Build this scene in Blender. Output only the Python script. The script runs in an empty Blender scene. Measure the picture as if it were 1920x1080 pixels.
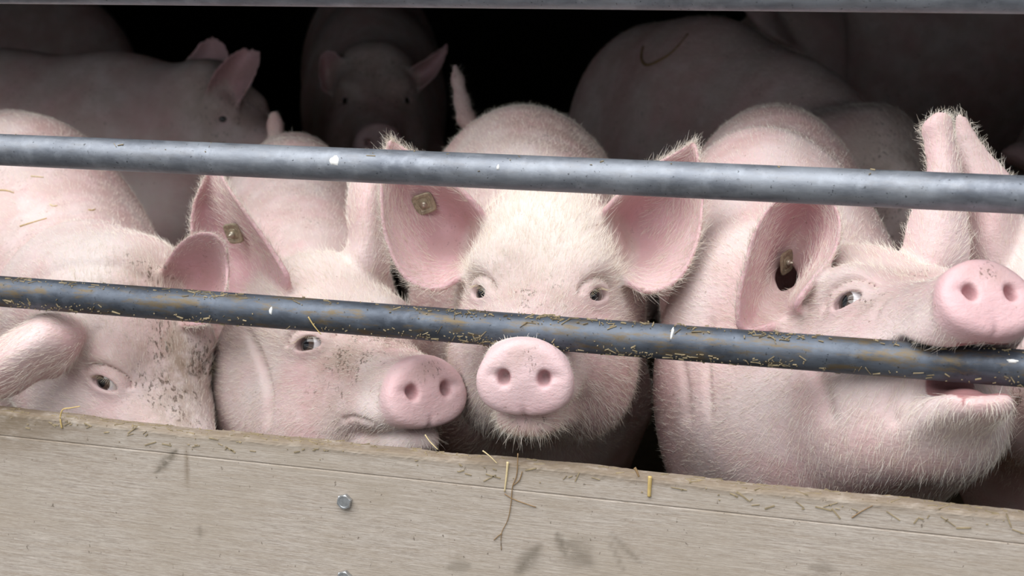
import bpy, bmesh, math, random
import numpy as np
import openvdb as vdb
from mathutils import Vector, Matrix
from mathutils.bvhtree import BVHTree

random.seed(7)
rng = np.random.default_rng(11)
scene = bpy.context.scene
col = scene.collection

# ------------------------------------------------------------------ camera
FPX = 3200.0                       # focal length in pixels of the 1920x1080 frame
YAW, PITCH = math.radians(19.0254), math.radians(11.0687)
CAM = np.array([0.65197531, -1.89074805, 1.0])
RIGHT = np.array([math.cos(YAW), math.sin(YAW), 0.0])
FLAT = np.array([-math.sin(YAW), math.cos(YAW), 0.0])
FWD = FLAT * math.cos(PITCH) - np.array([0, 0, math.sin(PITCH)])
UPV = FLAT * math.sin(PITCH) + np.array([0, 0, math.cos(PITCH)])
cam_data = bpy.data.cameras.new('camera')
cam_data.sensor_width = 36.0
cam_data.lens = 36.0 * FPX / 1920.0
cam_data.clip_start = 0.05
cam_data.dof.use_dof = True
cam_data.dof.focus_distance = 2.08
cam_data.dof.aperture_fstop = 6.3
cam = bpy.data.objects.new('camera', cam_data)
col.objects.link(cam)
m = Matrix.Identity(4)
for i in range(3):
    m[i][0], m[i][1], m[i][2], m[i][3] = RIGHT[i], UPV[i], -FWD[i], CAM[i]
cam.matrix_world = m
scene.camera = cam


def W(px, py, d):
    """the place that stands at depth d (metres along the lens axis)"""
    return CAM + d * (FWD + RIGHT * (px - 960) / FPX + UPV * (540 - py) / FPX)


def WY(px, py, Y):
    v = FWD + RIGHT * (px - 960) / FPX + UPV * (540 - py) / FPX
    return CAM + v * (Y - CAM[1]) / v[1]


# ------------------------------------------------------------------ world, exposure
world = bpy.data.worlds.new('overcast_sky')
scene.world = world
world.use_nodes = True
wn = world.node_tree.nodes
bg = wn['Background']
bg.inputs['Color'].default_value = (0.90, 0.95, 1.0, 1)
bg.inputs['Strength'].default_value = 0.37
scene.view_settings.view_transform = 'Standard'
scene.view_settings.look = 'None'
scene.view_settings.gamma = 1.0
scene.view_settings.use_curve_mapping = False
scene.view_settings.exposure = 0.76
sun_data = bpy.data.lights.new('hazy_sun', 'SUN')        # sun behind thin cloud, high in front of the barn
sun_data.energy = 3.0
sun_data.angle = math.radians(75)
sun_data.color = (1.0, 0.99, 0.975)
sun = bpy.data.objects.new('hazy_sun', sun_data)
col.objects.link(sun)
sun.rotation_euler = Vector((0.12, 0.47, -0.87)).to_track_quat('-Z', 'Y').to_euler()
ROOF_Z, ROOF_Y = 1.14, 0.32      # unseen low roof, shaped to darken the back; edge set back from the rails


# ------------------------------------------------------------------ helpers
def tag(o, label=None, cat=None, group=None, kind=None):
    if label: o['label'] = label
    if cat: o['category'] = cat
    if group: o['group'] = group
    if kind: o['kind'] = kind
    return o


def link(name, me, mat=None, parent=None):
    o = bpy.data.objects.new(name, me)
    col.objects.link(o)
    if mat is not None and not me.materials:
        me.materials.append(mat)
    if parent is not None:
        o.parent = parent
    return o


def mesh_from(name, verts, faces, smooth=True):
    me = bpy.data.meshes.new(name)
    me.from_pydata([tuple(v) for v in verts], [], [tuple(f) for f in faces])
    if smooth:
        me.polygons.foreach_set('use_smooth', [True] * len(me.polygons))
    me.update()
    return me


def big_mesh(name, v, quads, tris=None):
    me = bpy.data.meshes.new(name)
    v = np.ascontiguousarray(v, np.float32)
    me.vertices.add(len(v))
    me.vertices.foreach_set('co', v.ravel())
    nq = len(quads)
    me.loops.add(nq * 4)
    me.loops.foreach_set('vertex_index', np.ascontiguousarray(quads, np.int32).ravel())
    me.polygons.add(nq)
    me.polygons.foreach_set('loop_start', np.arange(nq, dtype=np.int32) * 4)
    me.polygons.foreach_set('use_smooth', np.ones(nq, bool))
    me.update(calc_edges=True)
    return me


def box_mesh(name, lo, hi):
    bm = bmesh.new()
    bmesh.ops.create_cube(bm, size=1.0)
    for v in bm.verts:
        for k in range(3):
            v.co[k] = lo[k] + (v.co[k] + 0.5) * (hi[k] - lo[k])
    me = bpy.data.meshes.new(name)
    bm.to_mesh(me)
    bm.free()
    return me


def tube(points, radii, sides=8, cap=True):
    P = [np.array(p, float) for p in points]
    V, Fc = [], []
    n = len(P)
    up = np.array([0.0, 0, 1])
    for i in range(n):
        t = P[min(i + 1, n - 1)] - P[max(i - 1, 0)]
        t /= np.linalg.norm(t) + 1e-12
        a = np.cross(t, up)
        if np.linalg.norm(a) < 1e-3:
            a = np.cross(t, np.array([1.0, 0, 0]))
        a /= np.linalg.norm(a)
        b = np.cross(a, t)
        for k in range(sides):
            th = 2 * math.pi * k / sides
            V.append(P[i] + radii[i] * (math.cos(th) * a + math.sin(th) * b))
    for i in range(n - 1):
        for k in range(sides):
            k2 = (k + 1) % sides
            Fc.append((i * sides + k, i * sides + k2, (i + 1) * sides + k2, (i + 1) * sides + k))
    if cap:
        Fc.append(tuple(range(sides - 1, -1, -1)))
        Fc.append(tuple((n - 1) * sides + k for k in range(sides)))
    return V, Fc


# ------------------------------------------------------------------ node helpers
class NT:
    def __init__(self, name):
        self.mat = bpy.data.materials.new(name)
        self.mat.use_nodes = True
        self.nt = self.mat.node_tree
        self.bsdf = self.nt.nodes['Principled BSDF']
        self.tc = self.nt.nodes.new('ShaderNodeTexCoord')

    def n(self, typ, **kw):
        x = self.nt.nodes.new(typ)
        for k, v in kw.items():
            setattr(x, k, v)
        return x

    def l(self, a, b):
        self.nt.links.new(a, b)

    def put(self, sock, v):
        if hasattr(v, 'is_output'):
            self.l(v, sock)
        else:
            sock.default_value = v

    def coords(self, scale=(1, 1, 1), which='Object', loc=(0, 0, 0)):
        mp = self.n('ShaderNodeMapping')
        self.l(self.tc.outputs[which], mp.inputs['Vector'])
        mp.inputs['Scale'].default_value = scale
        mp.inputs['Location'].default_value = loc
        return mp.outputs['Vector']

    def noise(self, vec, scale, detail=4, rough=0.55, dist=0.0):
        x = self.n('ShaderNodeTexNoise')
        self.l(vec, x.inputs['Vector'])
        x.inputs['Scale'].default_value = scale
        x.inputs['Detail'].default_value = detail
        x.inputs['Roughness'].default_value = rough
        x.inputs['Distortion'].default_value = dist
        return x.outputs['Fac']

    def ramp(self, fac, lo, hi, a=0.0, b=1.0):
        x = self.n('ShaderNodeMapRange')
        x.interpolation_type = 'SMOOTHSTEP'
        self.l(fac, x.inputs['Value'])
        x.inputs['From Min'].default_value = lo
        x.inputs['From Max'].default_value = hi
        x.inputs['To Min'].default_value = a
        x.inputs['To Max'].default_value = b
        return x.outputs['Result']

    def math(self, op, a, b=0.0):
        x = self.n('ShaderNodeMath', operation=op)
        self.put(x.inputs[0], a)
        self.put(x.inputs[1], b)
        return x.outputs[0]

    def mix(self, fac, a, b, mode='MIX'):
        x = self.n('ShaderNodeMix', data_type='RGBA', blend_type=mode)
        self.put(x.inputs[0], fac)
        self.put(x.inputs[6], a if hasattr(a, 'is_output') else (*a, 1))
        self.put(x.inputs[7], b if hasattr(b, 'is_output') else (*b, 1))
        return x.outputs[2]

    def attr(self, name):
        x = self.n('ShaderNodeAttribute')
        x.attribute_name = name
        return x.outputs['Fac']

    def bump(self, h, strength, dist=0.001, normal=None):
        x = self.n('ShaderNodeBump')
        x.inputs['Strength'].default_value = strength
        x.inputs['Distance'].default_value = dist
        self.l(h, x.inputs['Height'])
        if normal is not None:
            self.l(normal, x.inputs['Normal'])
        return x.outputs['Normal']


def simple_mat(name, color, rough=0.6, metallic=0.0, spec=0.5, var=0.12, scale=60):
    t = NT(name)
    nz = t.noise(t.coords(), scale)
    dark = tuple(c * (1 - var * 2) for c in color)
    t.l(t.mix(nz, dark, tuple(min(1, c * (1 + var)) for c in color)), t.bsdf.inputs['Base Color'])
    t.bsdf.inputs['Roughness'].default_value = rough
    t.bsdf.inputs['Metallic'].default_value = metallic
    t.bsdf.inputs['Specular IOR Level'].default_value = spec
    return t.mat


# ------------------------------------------------------------------ materials
def skin_material(name, base=(0.652, 0.525, 0.508), dirt=1.0):
    t = NT(name)
    v = t.coords()
    big = t.noise(v, 7, 3)
    mid = t.noise(v, 38, 4)
    fine = t.noise(v, 260, 3, 0.6)
    pale = tuple(min(1, c * k) for c, k in zip(base, (1.06, 1.12, 1.13)))
    rosy = (base[0] * 0.97, base[1] * 0.80, base[2] * 0.82)
    c = t.mix(t.ramp(big, 0.3, 0.7), rosy, pale)
    c = t.mix(t.ramp(mid, 0.35, 0.75, 0, 0.35), c, (base[0] * 1.1, base[1] * 1.16, base[2] * 1.12))
    c = t.mix(t.math('MULTIPLY', t.attr('pink'), 0.85), c, (0.67, 0.42, 0.455))
    c = t.mix(t.math('MULTIPLY', t.attr('white'), 0.8), c, (0.76, 0.69, 0.63))
    c = t.mix(t.attr('mouth'), c, (0.30, 0.09, 0.10))  # red mouth lining; also painted shade in nostrils and ear bases
    # dried mud, with painted shade at the ear bases: soft film and hard flecks
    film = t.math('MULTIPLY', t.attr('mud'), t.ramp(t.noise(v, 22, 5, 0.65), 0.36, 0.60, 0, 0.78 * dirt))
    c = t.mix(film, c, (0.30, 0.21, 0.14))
    st = t.coords((1, 1, 0.45))
    mud = t.attr('mud')
    fl = t.ramp(t.math('ADD', t.noise(st, 210, 4, 0.7), t.math('MULTIPLY', mud, 0.13)), 0.60, 0.67)
    fl = t.math('MULTIPLY', fl, t.ramp(t.math('ADD', t.noise(v, 24, 3, 0.6), t.math('MULTIPLY', mud, 0.13)), 0.52, 0.64))
    fl = t.math('MULTIPLY', fl, t.ramp(mud, 0.05, 0.45, 0, 0.75 * dirt))
    c = t.mix(fl, c, (0.085, 0.055, 0.035))
    # sparse freckles over the hide
    sp = t.ramp(t.noise(v, 95, 2, 0.5), 0.72, 0.76)
    c = t.mix(t.math('MULTIPLY', sp, 0.5 * dirt), c, (0.25, 0.15, 0.11))
    t.l(c, t.bsdf.inputs['Base Color'])
    t.bsdf.inputs['Roughness'].default_value = 0.55
    t.bsdf.inputs['Specular IOR Level'].default_value = 0.3
    t.bsdf.inputs['Subsurface Weight'].default_value = 0.15
    t.bsdf.inputs['Subsurface Radius'].default_value = (1.0, 0.35, 0.22)
    t.bsdf.inputs['Subsurface Scale'].default_value = 0.008
    wr = t.noise(t.coords((1, 1, 2.2)), 70, 5, 0.65, 0.4)
    nb = t.bump(wr, 0.35, 0.004)
    t.l(t.bump(fine, 0.35, 0.0015, nb), t.bsdf.inputs['Normal'])
    return t.mat


def hair_material(name, c0, c1):
    t = NT(name)
    hi = t.n('ShaderNodeHairInfo')
    t.l(t.mix(hi.outputs['Random'], c0, c1), t.bsdf.inputs['Base Color'])
    t.bsdf.inputs['Roughness'].default_value = 0.45
    t.bsdf.inputs['Specular IOR Level'].default_value = 0.35
    return t.mat


M = {}
M['skin'] = skin_material('pig_skin')
M['skin_dim'] = M['skin']
M['hair'] = hair_material('pale_bristle', (0.80, 0.70, 0.58), (0.92, 0.88, 0.82))
M['lash'] = hair_material('straw_lash', (0.62, 0.50, 0.30), (0.80, 0.70, 0.50))


def eye_material():
    t = NT('pig_eye')
    # object space: +X is the gaze; distance from the gaze axis sets iris and pupil
    sep = t.n('ShaderNodeSeparateXYZ')
    t.l(t.tc.outputs['Object'], sep.inputs[0])
    r2 = t.math('SQRT', t.math('ADD', t.math('POWER', sep.outputs['Y'], 2.0), t.math('POWER', sep.outputs['Z'], 2.0)))
    iris = t.ramp(r2, 0.0102, 0.0112, 1, 0)
    front = t.math('GREATER_THAN', sep.outputs['X'], 0.0)
    iris = t.math('MULTIPLY', iris, front)
    pupil = t.math('MULTIPLY', t.ramp(r2, 0.0055, 0.0068, 1, 0), front)
    nz = t.noise(t.coords(), 300, 3)
    c = t.mix(iris, t.mix(nz, (0.62, 0.60, 0.63), (0.78, 0.74, 0.75)), t.mix(nz, (0.05, 0.032, 0.028), (0.10, 0.065, 0.05)))
    c = t.mix(pupil, c, (0.006, 0.006, 0.008))
    t.l(c, t.bsdf.inputs['Base Color'])
    t.bsdf.inputs['Roughness'].default_value = 0.08
    t.bsdf.inputs['Coat Weight'].default_value = 0.6
    t.bsdf.inputs['Coat Roughness'].default_value = 0.03
    return t.mat


M['eye'] = eye_material()
M['tag'] = simple_mat('dirty_tag_metal', (0.42, 0.36, 0.25), 0.45, 0.35, var=0.4, scale=220)
M['stud'] = simple_mat('tag_stud_metal', (0.55, 0.50, 0.40), 0.35, 0.6, var=0.3, scale=300)
M['hoof'] = simple_mat('hoof_horn', (0.16, 0.12, 0.09), 0.6)
M['straw'] = simple_mat('dry_straw', (0.62, 0.45, 0.17), 0.7, var=0.3, scale=90)
M['straw_pale'] = simple_mat('bleached_straw', (0.74, 0.60, 0.34), 0.7, var=0.25, scale=90)
M['straw_brown'] = simple_mat('brown_stalk', (0.30, 0.19, 0.09), 0.75, var=0.3, scale=90)
M['chaff'] = simple_mat('stuck_chaff', (0.36, 0.285, 0.17), 0.8, var=0.45, scale=70)
M['bolt'] = simple_mat('zinc_bolt', (0.52, 0.54, 0.56), 0.38, 0.85, var=0.25, scale=200)
M['white_spot'] = simple_mat('white_droplet', (0.85, 0.85, 0.83), 0.5, var=0.06)


def rail_material(name, base, dark, grime):
    t = NT(name)
    v = t.coords((1, 3, 3))
    blotch = t.noise(v, 9, 5, 0.65)
    c = t.mix(t.ramp(blotch, 0.3, 0.7), dark, base)
    c = t.mix(t.ramp(t.noise(t.coords((1, 1, 1)), 45, 4, 0.6), 0.45, 0.75, 0, 0.45), c, tuple(min(1, x * 1.35) for x in base))
    c = t.mix(t.ramp(t.noise(t.coords(), 230, 3, 0.6), 0.64, 0.72, 0, 0.75), c, tuple(x * 0.25 for x in dark))
    g = t.math('MULTIPLY', t.ramp(t.noise(t.coords((0.5, 2, 2)), 40, 6, 0.7), 0.48, 0.66), grime)
    c = t.mix(g, c, (0.17, 0.12, 0.055))
    t.l(c, t.bsdf.inputs['Base Color'])
    t.bsdf.inputs['Metallic'].default_value = 0.72
    t.put(t.bsdf.inputs['Roughness'], t.ramp(blotch, 0.2, 0.8, 0.48, 0.64))
    h = t.noise(t.coords((0.6, 1, 1)), 160, 4, 0.6)
    t.l(t.bump(h, 0.25, 0.001), t.bsdf.inputs['Normal'])
    return t.mat


M['rail_zinc'] = rail_material('galvanised_steel', (0.29, 0.312, 0.35), (0.145, 0.16, 0.19), 0.10)
M['rail_worn'] = rail_material('worn_dark_steel', (0.135, 0.155, 0.19), (0.055, 0.064, 0.082), 0.8)


def board_material():
    t = NT('weathered_plywood')
    g1 = t.noise(t.coords((13, 60, 300)), 1.6, 7, 0.72, 0.3)
    g3 = t.noise(t.coords((5, 60, 95)), 1.6, 4, 0.6, 0.2)
    g2 = t.noise(t.coords((70, 60, 1100)), 1.5, 4, 0.75)
    big = t.noise(t.coords((1.5, 1, 3)), 3.0, 4)
    c = t.mix(t.ramp(g1, 0.25, 0.75), (0.23, 0.185, 0.148), (0.51, 0.452, 0.395))
    c = t.mix(t.ramp(g3, 0.40, 0.66, 0, 0.5), c, (0.31, 0.248, 0.192))
    c = t.mix(t.ramp(g2, 0.40, 0.70, 0, 0.55), c, (0.61, 0.56, 0.515))
    c = t.mix(t.ramp(big, 0.42, 0.68, 0, 0.55), c, (0.35, 0.295, 0.235))
    # small knots of dirt
    sp = t.ramp(t.noise(t.coords((1, 1, 0.7)), 130, 4, 0.7), 0.665, 0.70)
    c = t.mix(t.math('MULTIPLY', sp, 0.7), c, (0.10, 0.075, 0.055))
    # vertical run marks
    run = t.ramp(t.noise(t.coords((26, 1, 1.6)), 1.6, 4, 0.6), 0.66, 0.76, 0, 0.35)
    c = t.mix(run, c, (0.25, 0.19, 0.14))
    # stains kept as vertex masks with shapes of their own
    c = t.mix(t.math('MULTIPLY', t.attr('stain'), t.ramp(t.noise(t.coords((1, 1, 2)), 40, 4, 0.6), 0.15, 0.55)), c, (0.17, 0.125, 0.08))
    c = t.mix(t.math('MULTIPLY', t.attr('smudge'), t.ramp(t.noise(t.coords((1, 1, 2)), 60, 4, 0.6), 0.15, 0.5)), c, (0.16, 0.135, 0.105))
    t.l(c, t.bsdf.inputs['Base Color'])
    t.bsdf.inputs['Roughness'].default_value = 0.8
    t.bsdf.inputs['Specular IOR Level'].default_value = 0.25
    nb = t.bump(g1, 0.4, 0.0015)
    t.l(t.bump(g2, 0.3, 0.0008, nb), t.bsdf.inputs['Normal'])
    return t.mat


M['board'] = board_material()
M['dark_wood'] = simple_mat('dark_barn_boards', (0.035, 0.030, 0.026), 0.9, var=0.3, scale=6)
M['bedding'] = simple_mat('dark_straw_bedding', (0.10, 0.075, 0.04), 0.95, var=0.4, scale=40)
M['concrete'] = simple_mat('yard_concrete', (0.11, 0.105, 0.098), 0.9, var=0.15, scale=8)

# ------------------------------------------------------------------ setting
X0, X1, YB, ZT = -3.4, 2.9, 6.2, ROOF_Z


def structure(name, lo, hi, mat):
    return tag(link(name, box_mesh(name, lo, hi), mat), kind='structure')


structure('floor', (X0 - 0.15, 0.0, -0.12), (X1 + 0.15, YB + 0.15, 0.0), M['bedding'])
structure('ground', (-14, -16, -0.5), (14, 0.0, -0.25), M['concrete'])
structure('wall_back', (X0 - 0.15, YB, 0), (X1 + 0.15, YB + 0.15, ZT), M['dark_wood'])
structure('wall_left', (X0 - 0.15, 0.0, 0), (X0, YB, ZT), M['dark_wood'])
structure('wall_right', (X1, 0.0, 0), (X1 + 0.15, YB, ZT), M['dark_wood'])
structure('unseen_shade_roof', (X0 - 0.15, ROOF_Y, ZT), (X1 + 0.15, YB + 0.15, ZT + 0.12), M['dark_wood'])  # out of view, kept low to shade the pigs at the back
JX0, JX1 = -2.3, 1.9           # jambs of the opening that carry rails and board
structure('trim_1', (X0 - 0.15, -0.08, -0.25), (JX0, 0.06, 1.10), M['dark_wood'])
structure('trim_2', (JX1, -0.08, -0.25), (X1 + 0.15, 0.06, 1.10), M['dark_wood'])

# ------------------------------------------------------------------ rails
RR = 0.0207
RZ = {'top': 0.9583, 'mid': 0.7477, 'low': 0.5576}


def make_rail(z, mat, label):
    n, s = 160, 40
    V, Fc = [], []
    ph = rng.uniform(0, 6)
    for i in range(n + 1):
        x = JX0 + (JX1 - JX0) * i / n
        dz = 0.0006 * math.sin(x * 2.1 + ph)
        for k in range(s):
            a = 2 * math.pi * k / s
            V.append((x, RR * math.cos(a), dz + RR * math.sin(a)))
    for i in range(n):
        for k in range(s):
            k2 = (k + 1) % s
            Fc.append((i * s + k, i * s + k2, (i + 1) * s + k2, (i + 1) * s + k))
    Fc.append(tuple(range(s)))
    Fc.append(tuple(n * s + k for k in range(s - 1, -1, -1)))
    o = link('gate_rail', mesh_from('gate_rail', V, Fc), mat)
    o.location = (0, 0, z)
    return tag(o, label, 'rail', 'steel tube rails across the barn opening')


rail_top = make_rail(RZ['top'], M['rail_zinc'], 'uppermost grey steel rail, above the backs of the pigs')
rail_mid = make_rail(RZ['mid'], M['rail_zinc'], 'pale galvanised steel rail in front of the ears, with a white spot')
rail_low = make_rail(RZ['low'], M['rail_worn'], 'dark straw-smeared steel rail just above the wooden board, bitten by a pig')


def rail_spot(parent, px, py, rx, rz, z):
    p = WY(px, py, -RR)
    a = math.asin(max(-0.95, min(0.95, (p[2] - z) / RR)))
    V, Fc = [], []
    k = 14
    for ring, (f, lift) in enumerate(((1.0, -0.0002), (0.8, 0.0010), (0.4, 0.0016))):
        for j in range(k):
            th = 2 * math.pi * j / k
            wob = 1 + 0.12 * math.sin(3 * th + px) + 0.10 * math.sin(5 * th)
            dx, ds = rx * f * wob * math.cos(th), rz * f * wob * math.sin(th)
            aa = a + ds / RR
            r = RR + lift
            V.append((p[0] + dx, -r * math.cos(aa), r * math.sin(aa)))
    for ring in range(2):
        for j in range(k):
            j2 = (j + 1) % k
            Fc.append((ring * k + j, ring * k + j2, (ring + 1) * k + j2, (ring + 1) * k + j))
    Fc.append(tuple(2 * k + j for j in range(k)))
    o = link('white_spot', mesh_from('white_spot', V, Fc), M['white_spot'], parent)
    return o


rail_spot(rail_mid, 626, 301, 0.0065, 0.0065, RZ['mid'])
rail_spot(rail_mid, 933, 314, 0.0018, 0.0035, RZ['mid'])
rail_spot(rail_low, 507, 583, 0.0022, 0.0050, RZ['low'])
rail_spot(rail_low, 1258, 625, 0.0016, 0.0085, RZ['low'])
rail_spot(rail_low, 1898, 678, 0.0060, 0.0022, RZ['low'])


def crumbs(parent, z, n, zones, name='straw_crumbs', lmax=0.006):
    """tiny chaff stuck round a tube; zones = (angle, spread, share); angle 90 deg = top, 0 = facing the yard"""
    V, Fc = [], []
    clump = rng.uniform(-1.25, 1.1, 26)
    for i in range(n):
        u = rng.uniform()
        acc = 0
        for (a0, sp, share) in zones:
            acc += share
            if u <= acc:
                break
        a = math.radians(a0 + rng.normal() * sp)
        x = rng.uniform(-1.25, 1.1)
        if rng.uniform() < 0.75:
            x = clump[rng.integers(len(clump))] + rng.normal() * 0.022
        L, w = 0.0006 + lmax * rng.uniform() ** 4, rng.uniform(0.0002, 0.0006)
        th = rng.normal() * 0.7
        b = len(V)
        for (s, q) in ((-1, -1), (1, -1), (1, 1), (-1, 1)):
            for lift in (0.0, 0.0012):
                dx = s * L * math.cos(th) - q * w * math.sin(th)
                ds = s * L * math.sin(th) + q * w * math.cos(th)
                r = RR + lift * rng.uniform(0.5, 1.6)
                V.append((x + dx, -r * math.cos(a + ds / RR), r * math.sin(a + ds / RR)))
        for f in ((1, 3, 5, 7), (0, 2, 3, 1), (2, 4, 5, 3), (4, 6, 7, 5), (6, 0, 1, 7)):
            Fc.append(tuple(b + k for k in f))
    return tag(link(name, mesh_from(name, V, Fc, False), M['chaff'], parent), kind='stuff')


crumbs(rail_low, RZ['low'], 1500, ((66, 13, 0.5), (-36, 14, 0.5)))
crumbs(rail_mid, RZ['mid'], 30, ((60, 20, 1.0),), lmax=0.006)

# ------------------------------------------------------------------ board
BF, BB = -0.042, -0.012          # front and back faces
BT = 0.4025


def board_top(x):
    return BT + 0.0012 * math.sin(7 * x + 1) + 0.0010 * math.sin(17 * x) + 0.0006 * math.sin(53 * x + 2)


def make_board():
    n = 820
    groove = BT - 0.031
    prof = []
    for z in list(np.linspace(-0.24, 0.10, 6)) + list(np.linspace(0.105, groove - 0.0015, 84)):
        prof.append((BF, z))
    prof += [(BF + 0.0014, groove), (BF, groove + 0.0015)]
    for z in np.linspace(groove + 0.004, BT - 0.004, 9):
        prof.append((BF, z))
    prof += [(BF + 0.0012, BT - 0.001), (BF + 0.004, BT), (BF + 0.012, BT + 0.0006), (BB - 0.010, BT), (BB - 0.003, BT), (BB, BT - 0.003), (BB, -0.24)]
    s = len(prof)
    X = np.linspace(JX0, JX1, n + 1)
    V, Fc = [], []
    for x in X:
        w = board_top(x) - BT
        for (y, z) in prof:
            top = z > BT - 0.006
            V.append((x, y + (rng.normal() * 0.0002 if top else 0), z + (w + rng.normal() * 0.0002 if top else 0)))
    for i in range(n):
        for k in range(s):
            k2 = (k + 1) % s
            Fc.append((i * s + k, (i + 1) * s + k, (i + 1) * s + k2, i * s + k2))
    Fc.append(tuple(range(s)))
    Fc.append(tuple(n * s + k for k in range(s - 1, -1, -1)))
    me = mesh_from('plywood_board', V, Fc, False)
    bmx = bmesh.new()
    bmx.from_mesh(me)
    bmesh.ops.recalc_face_normals(bmx, faces=bmx.faces)
    bmx.to_mesh(me)
    bmx.free()
    V = np.array(V)
    # pixel positions of the front face for the stain shapes
    d = V - CAM
    zz = d @ FWD
    px, py = 960 + FPX * (d @ RIGHT) / zz, 540 - FPX * (d @ UPV) / zz
    st = np.clip((V[:, 2] - (BT - 0.012)) / 0.012, 0, 1) * 0.75          # grime along the upper edge
    st = np.maximum(st, np.exp(-((px - 10) / 190) ** 2 - ((py - 770) / 75) ** 2) * 0.9)
    st = np.maximum(st, np.exp(-((px - 350) / 4) ** 2 - ((py - 875) / 38) ** 4) * 0.6)
    st = np.maximum(st, np.exp(-((px - 708) / 3) ** 2 - ((py - 1000) / 50) ** 4) * 0.35)
    sm = np.zeros(len(V))

    def streak(x0, y0, x1, y1, r, a):
        vx, vy = x1 - x0, y1 - y0
        L2 = vx * vx + vy * vy
        tt = np.clip(((px - x0) * vx + (py - y0) * vy) / L2, 0, 1)
        dd = np.hypot(px - x0 - tt * vx, py - y0 - tt * vy)
        return np.exp(-(dd / (r * (0.35 + 1.2 * tt * (1 - tt) * 2))) ** 2) * a

    for a in ((294, 885, 330, 845, 9, 1.0), (970, 1075, 1010, 1025, 18, 0.75), (1045, 1000, 1060, 1040, 10, 0.8),
              (1060, 1020, 1105, 1055, 28, 0.6), (1145, 1000, 1200, 1055, 6, 0.55), (1140, 1010, 1170, 1070, 5, 0.4),
              (372, 985, 378, 1010, 6, 0.5), (840, 1065, 880, 1060, 14, 0.5), (1520, 1062, 1560, 1070, 16, 0.45)):
        sm = np.maximum(sm, streak(*a))
    for nm, arr in (('stain', st), ('smudge', sm)):
        at = me.attributes.new(nm, 'FLOAT', 'POINT')
        at.data.foreach_set('value', arr.astype(np.float32))
    o = link('plywood_board', me, M['board'])
    return tag(o, 'weathered pale plywood board with hex bolts closing the lower opening', 'board')


board = make_board()


def bolt(px, py):
    p = WY(px, py, BF)
    bm = bmesh.new()
    r, h = 0.0100, 0.0068
    prof = [(0.0078, 0.0), (0.0078, 0.0008), (r, 0.0010), (r, h - 0.001), (r - 0.0016, h), (0.0066, h), (0.0062, h - 0.0006), (0.003, h - 0.0006)]
    rings = []
    for i, (rr, hh) in enumerate(prof):
        sides = 24
        ring = []
        for k in range(sides):
            a = 2 * math.pi * k / sides + 0.3
            q = rr
            if 2 <= i <= 3:        # hexagon
                kk = (2 * math.pi * k / sides) % (math.pi / 3) - math.pi / 6
                q = rr * math.cos(math.pi / 6) / math.cos(kk)
            ring.append(bm.verts.new((q * math.cos(a), -hh, q * math.sin(a))))
        rings.append(ring)
    for a, b in zip(rings, rings[1:]):
        for k in range(24):
            bm.faces.new((a[k], a[(k + 1) % 24], b[(k + 1) % 24], b[k]))
    bm.faces.new(rings[-1])
    bmesh.ops.recalc_face_normals(bm, faces=bm.faces)
    me = bpy.data.meshes.new('bolt')
    bm.to_mesh(me)
    bm.free()
    o = link('bolt', me, M['bolt'], board)
    o.location = tuple(p)
    o['label'] = 'zinc hex bolt head'
    return o


bolt(648, 939)
bolt(648, 1082)


def board_crumbs():
    V, Fc = [], []
    clump = rng.uniform(-1.2, 1.0, 30)
    for i in range(700):
        x = clump[rng.integers(30)] + rng.normal() * 0.05 if rng.uniform() < 0.6 else rng.uniform(-1.25, 1.05)
        onface = rng.uniform() < 0.25
        L, w, th = 0.0006 + 0.009 * rng.uniform() ** 3, rng.uniform(0.0003, 0.0008), rng.normal() * 0.5
        z0 = board_top(x)
        b = len(V)
        drop, dep = rng.uniform(0, 0.018), rng.uniform(BF + 0.004, BB - 0.003)
        for (s_, q_) in ((-1, -1), (1, -1), (1, 1), (-1, 1)):
            a_, c_ = s_ * L * math.cos(th) - q_ * w * math.sin(th), s_ * L * math.sin(th) + q_ * w * math.cos(th)
            for lift in (-0.0006, 0.0009):
                if onface:
                    V.append((x + a_, BF - lift, z0 - 0.003 - drop + c_))
                else:
                    V.append((x + a_, min(BB, max(BF, dep + c_)), z0 + lift))
        for f_ in ((1, 3, 5, 7), (0, 2, 3, 1), (2, 4, 5, 3), (4, 6, 7, 5), (6, 0, 1, 7)):
            Fc.append(tuple(b + k for k in f_))
    return tag(link('straw_crumbs', mesh_from('straw_crumbs', V, Fc, False), M['chaff'], board), kind='stuff')


board_crumbs()

# ------------------------------------------------------------------ pigs: implicit bodies
def smin(a, b, k):
    h = np.clip(0.5 + 0.5 * (b - a) / k, 0, 1)
    return b + (a - b) * h - k * h * (1 - h)


def smax(a, b, k):
    return -smin(-a, -b, k)


def head_axes(yaw, pitch, roll):
    y = -FLAT * math.cos(yaw) + RIGHT * math.sin(yaw)
    z0 = np.array([0, 0, 1.0])
    yy = y * math.cos(pitch) + z0 * math.sin(pitch)
    zz = -y * math.sin(pitch) + z0 * math.cos(pitch)
    x = np.cross(yy, zz)
    return np.stack([x * math.cos(roll) + zz * math.sin(roll), yy, -x * math.sin(roll) + zz * math.cos(roll)], 1)


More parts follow.
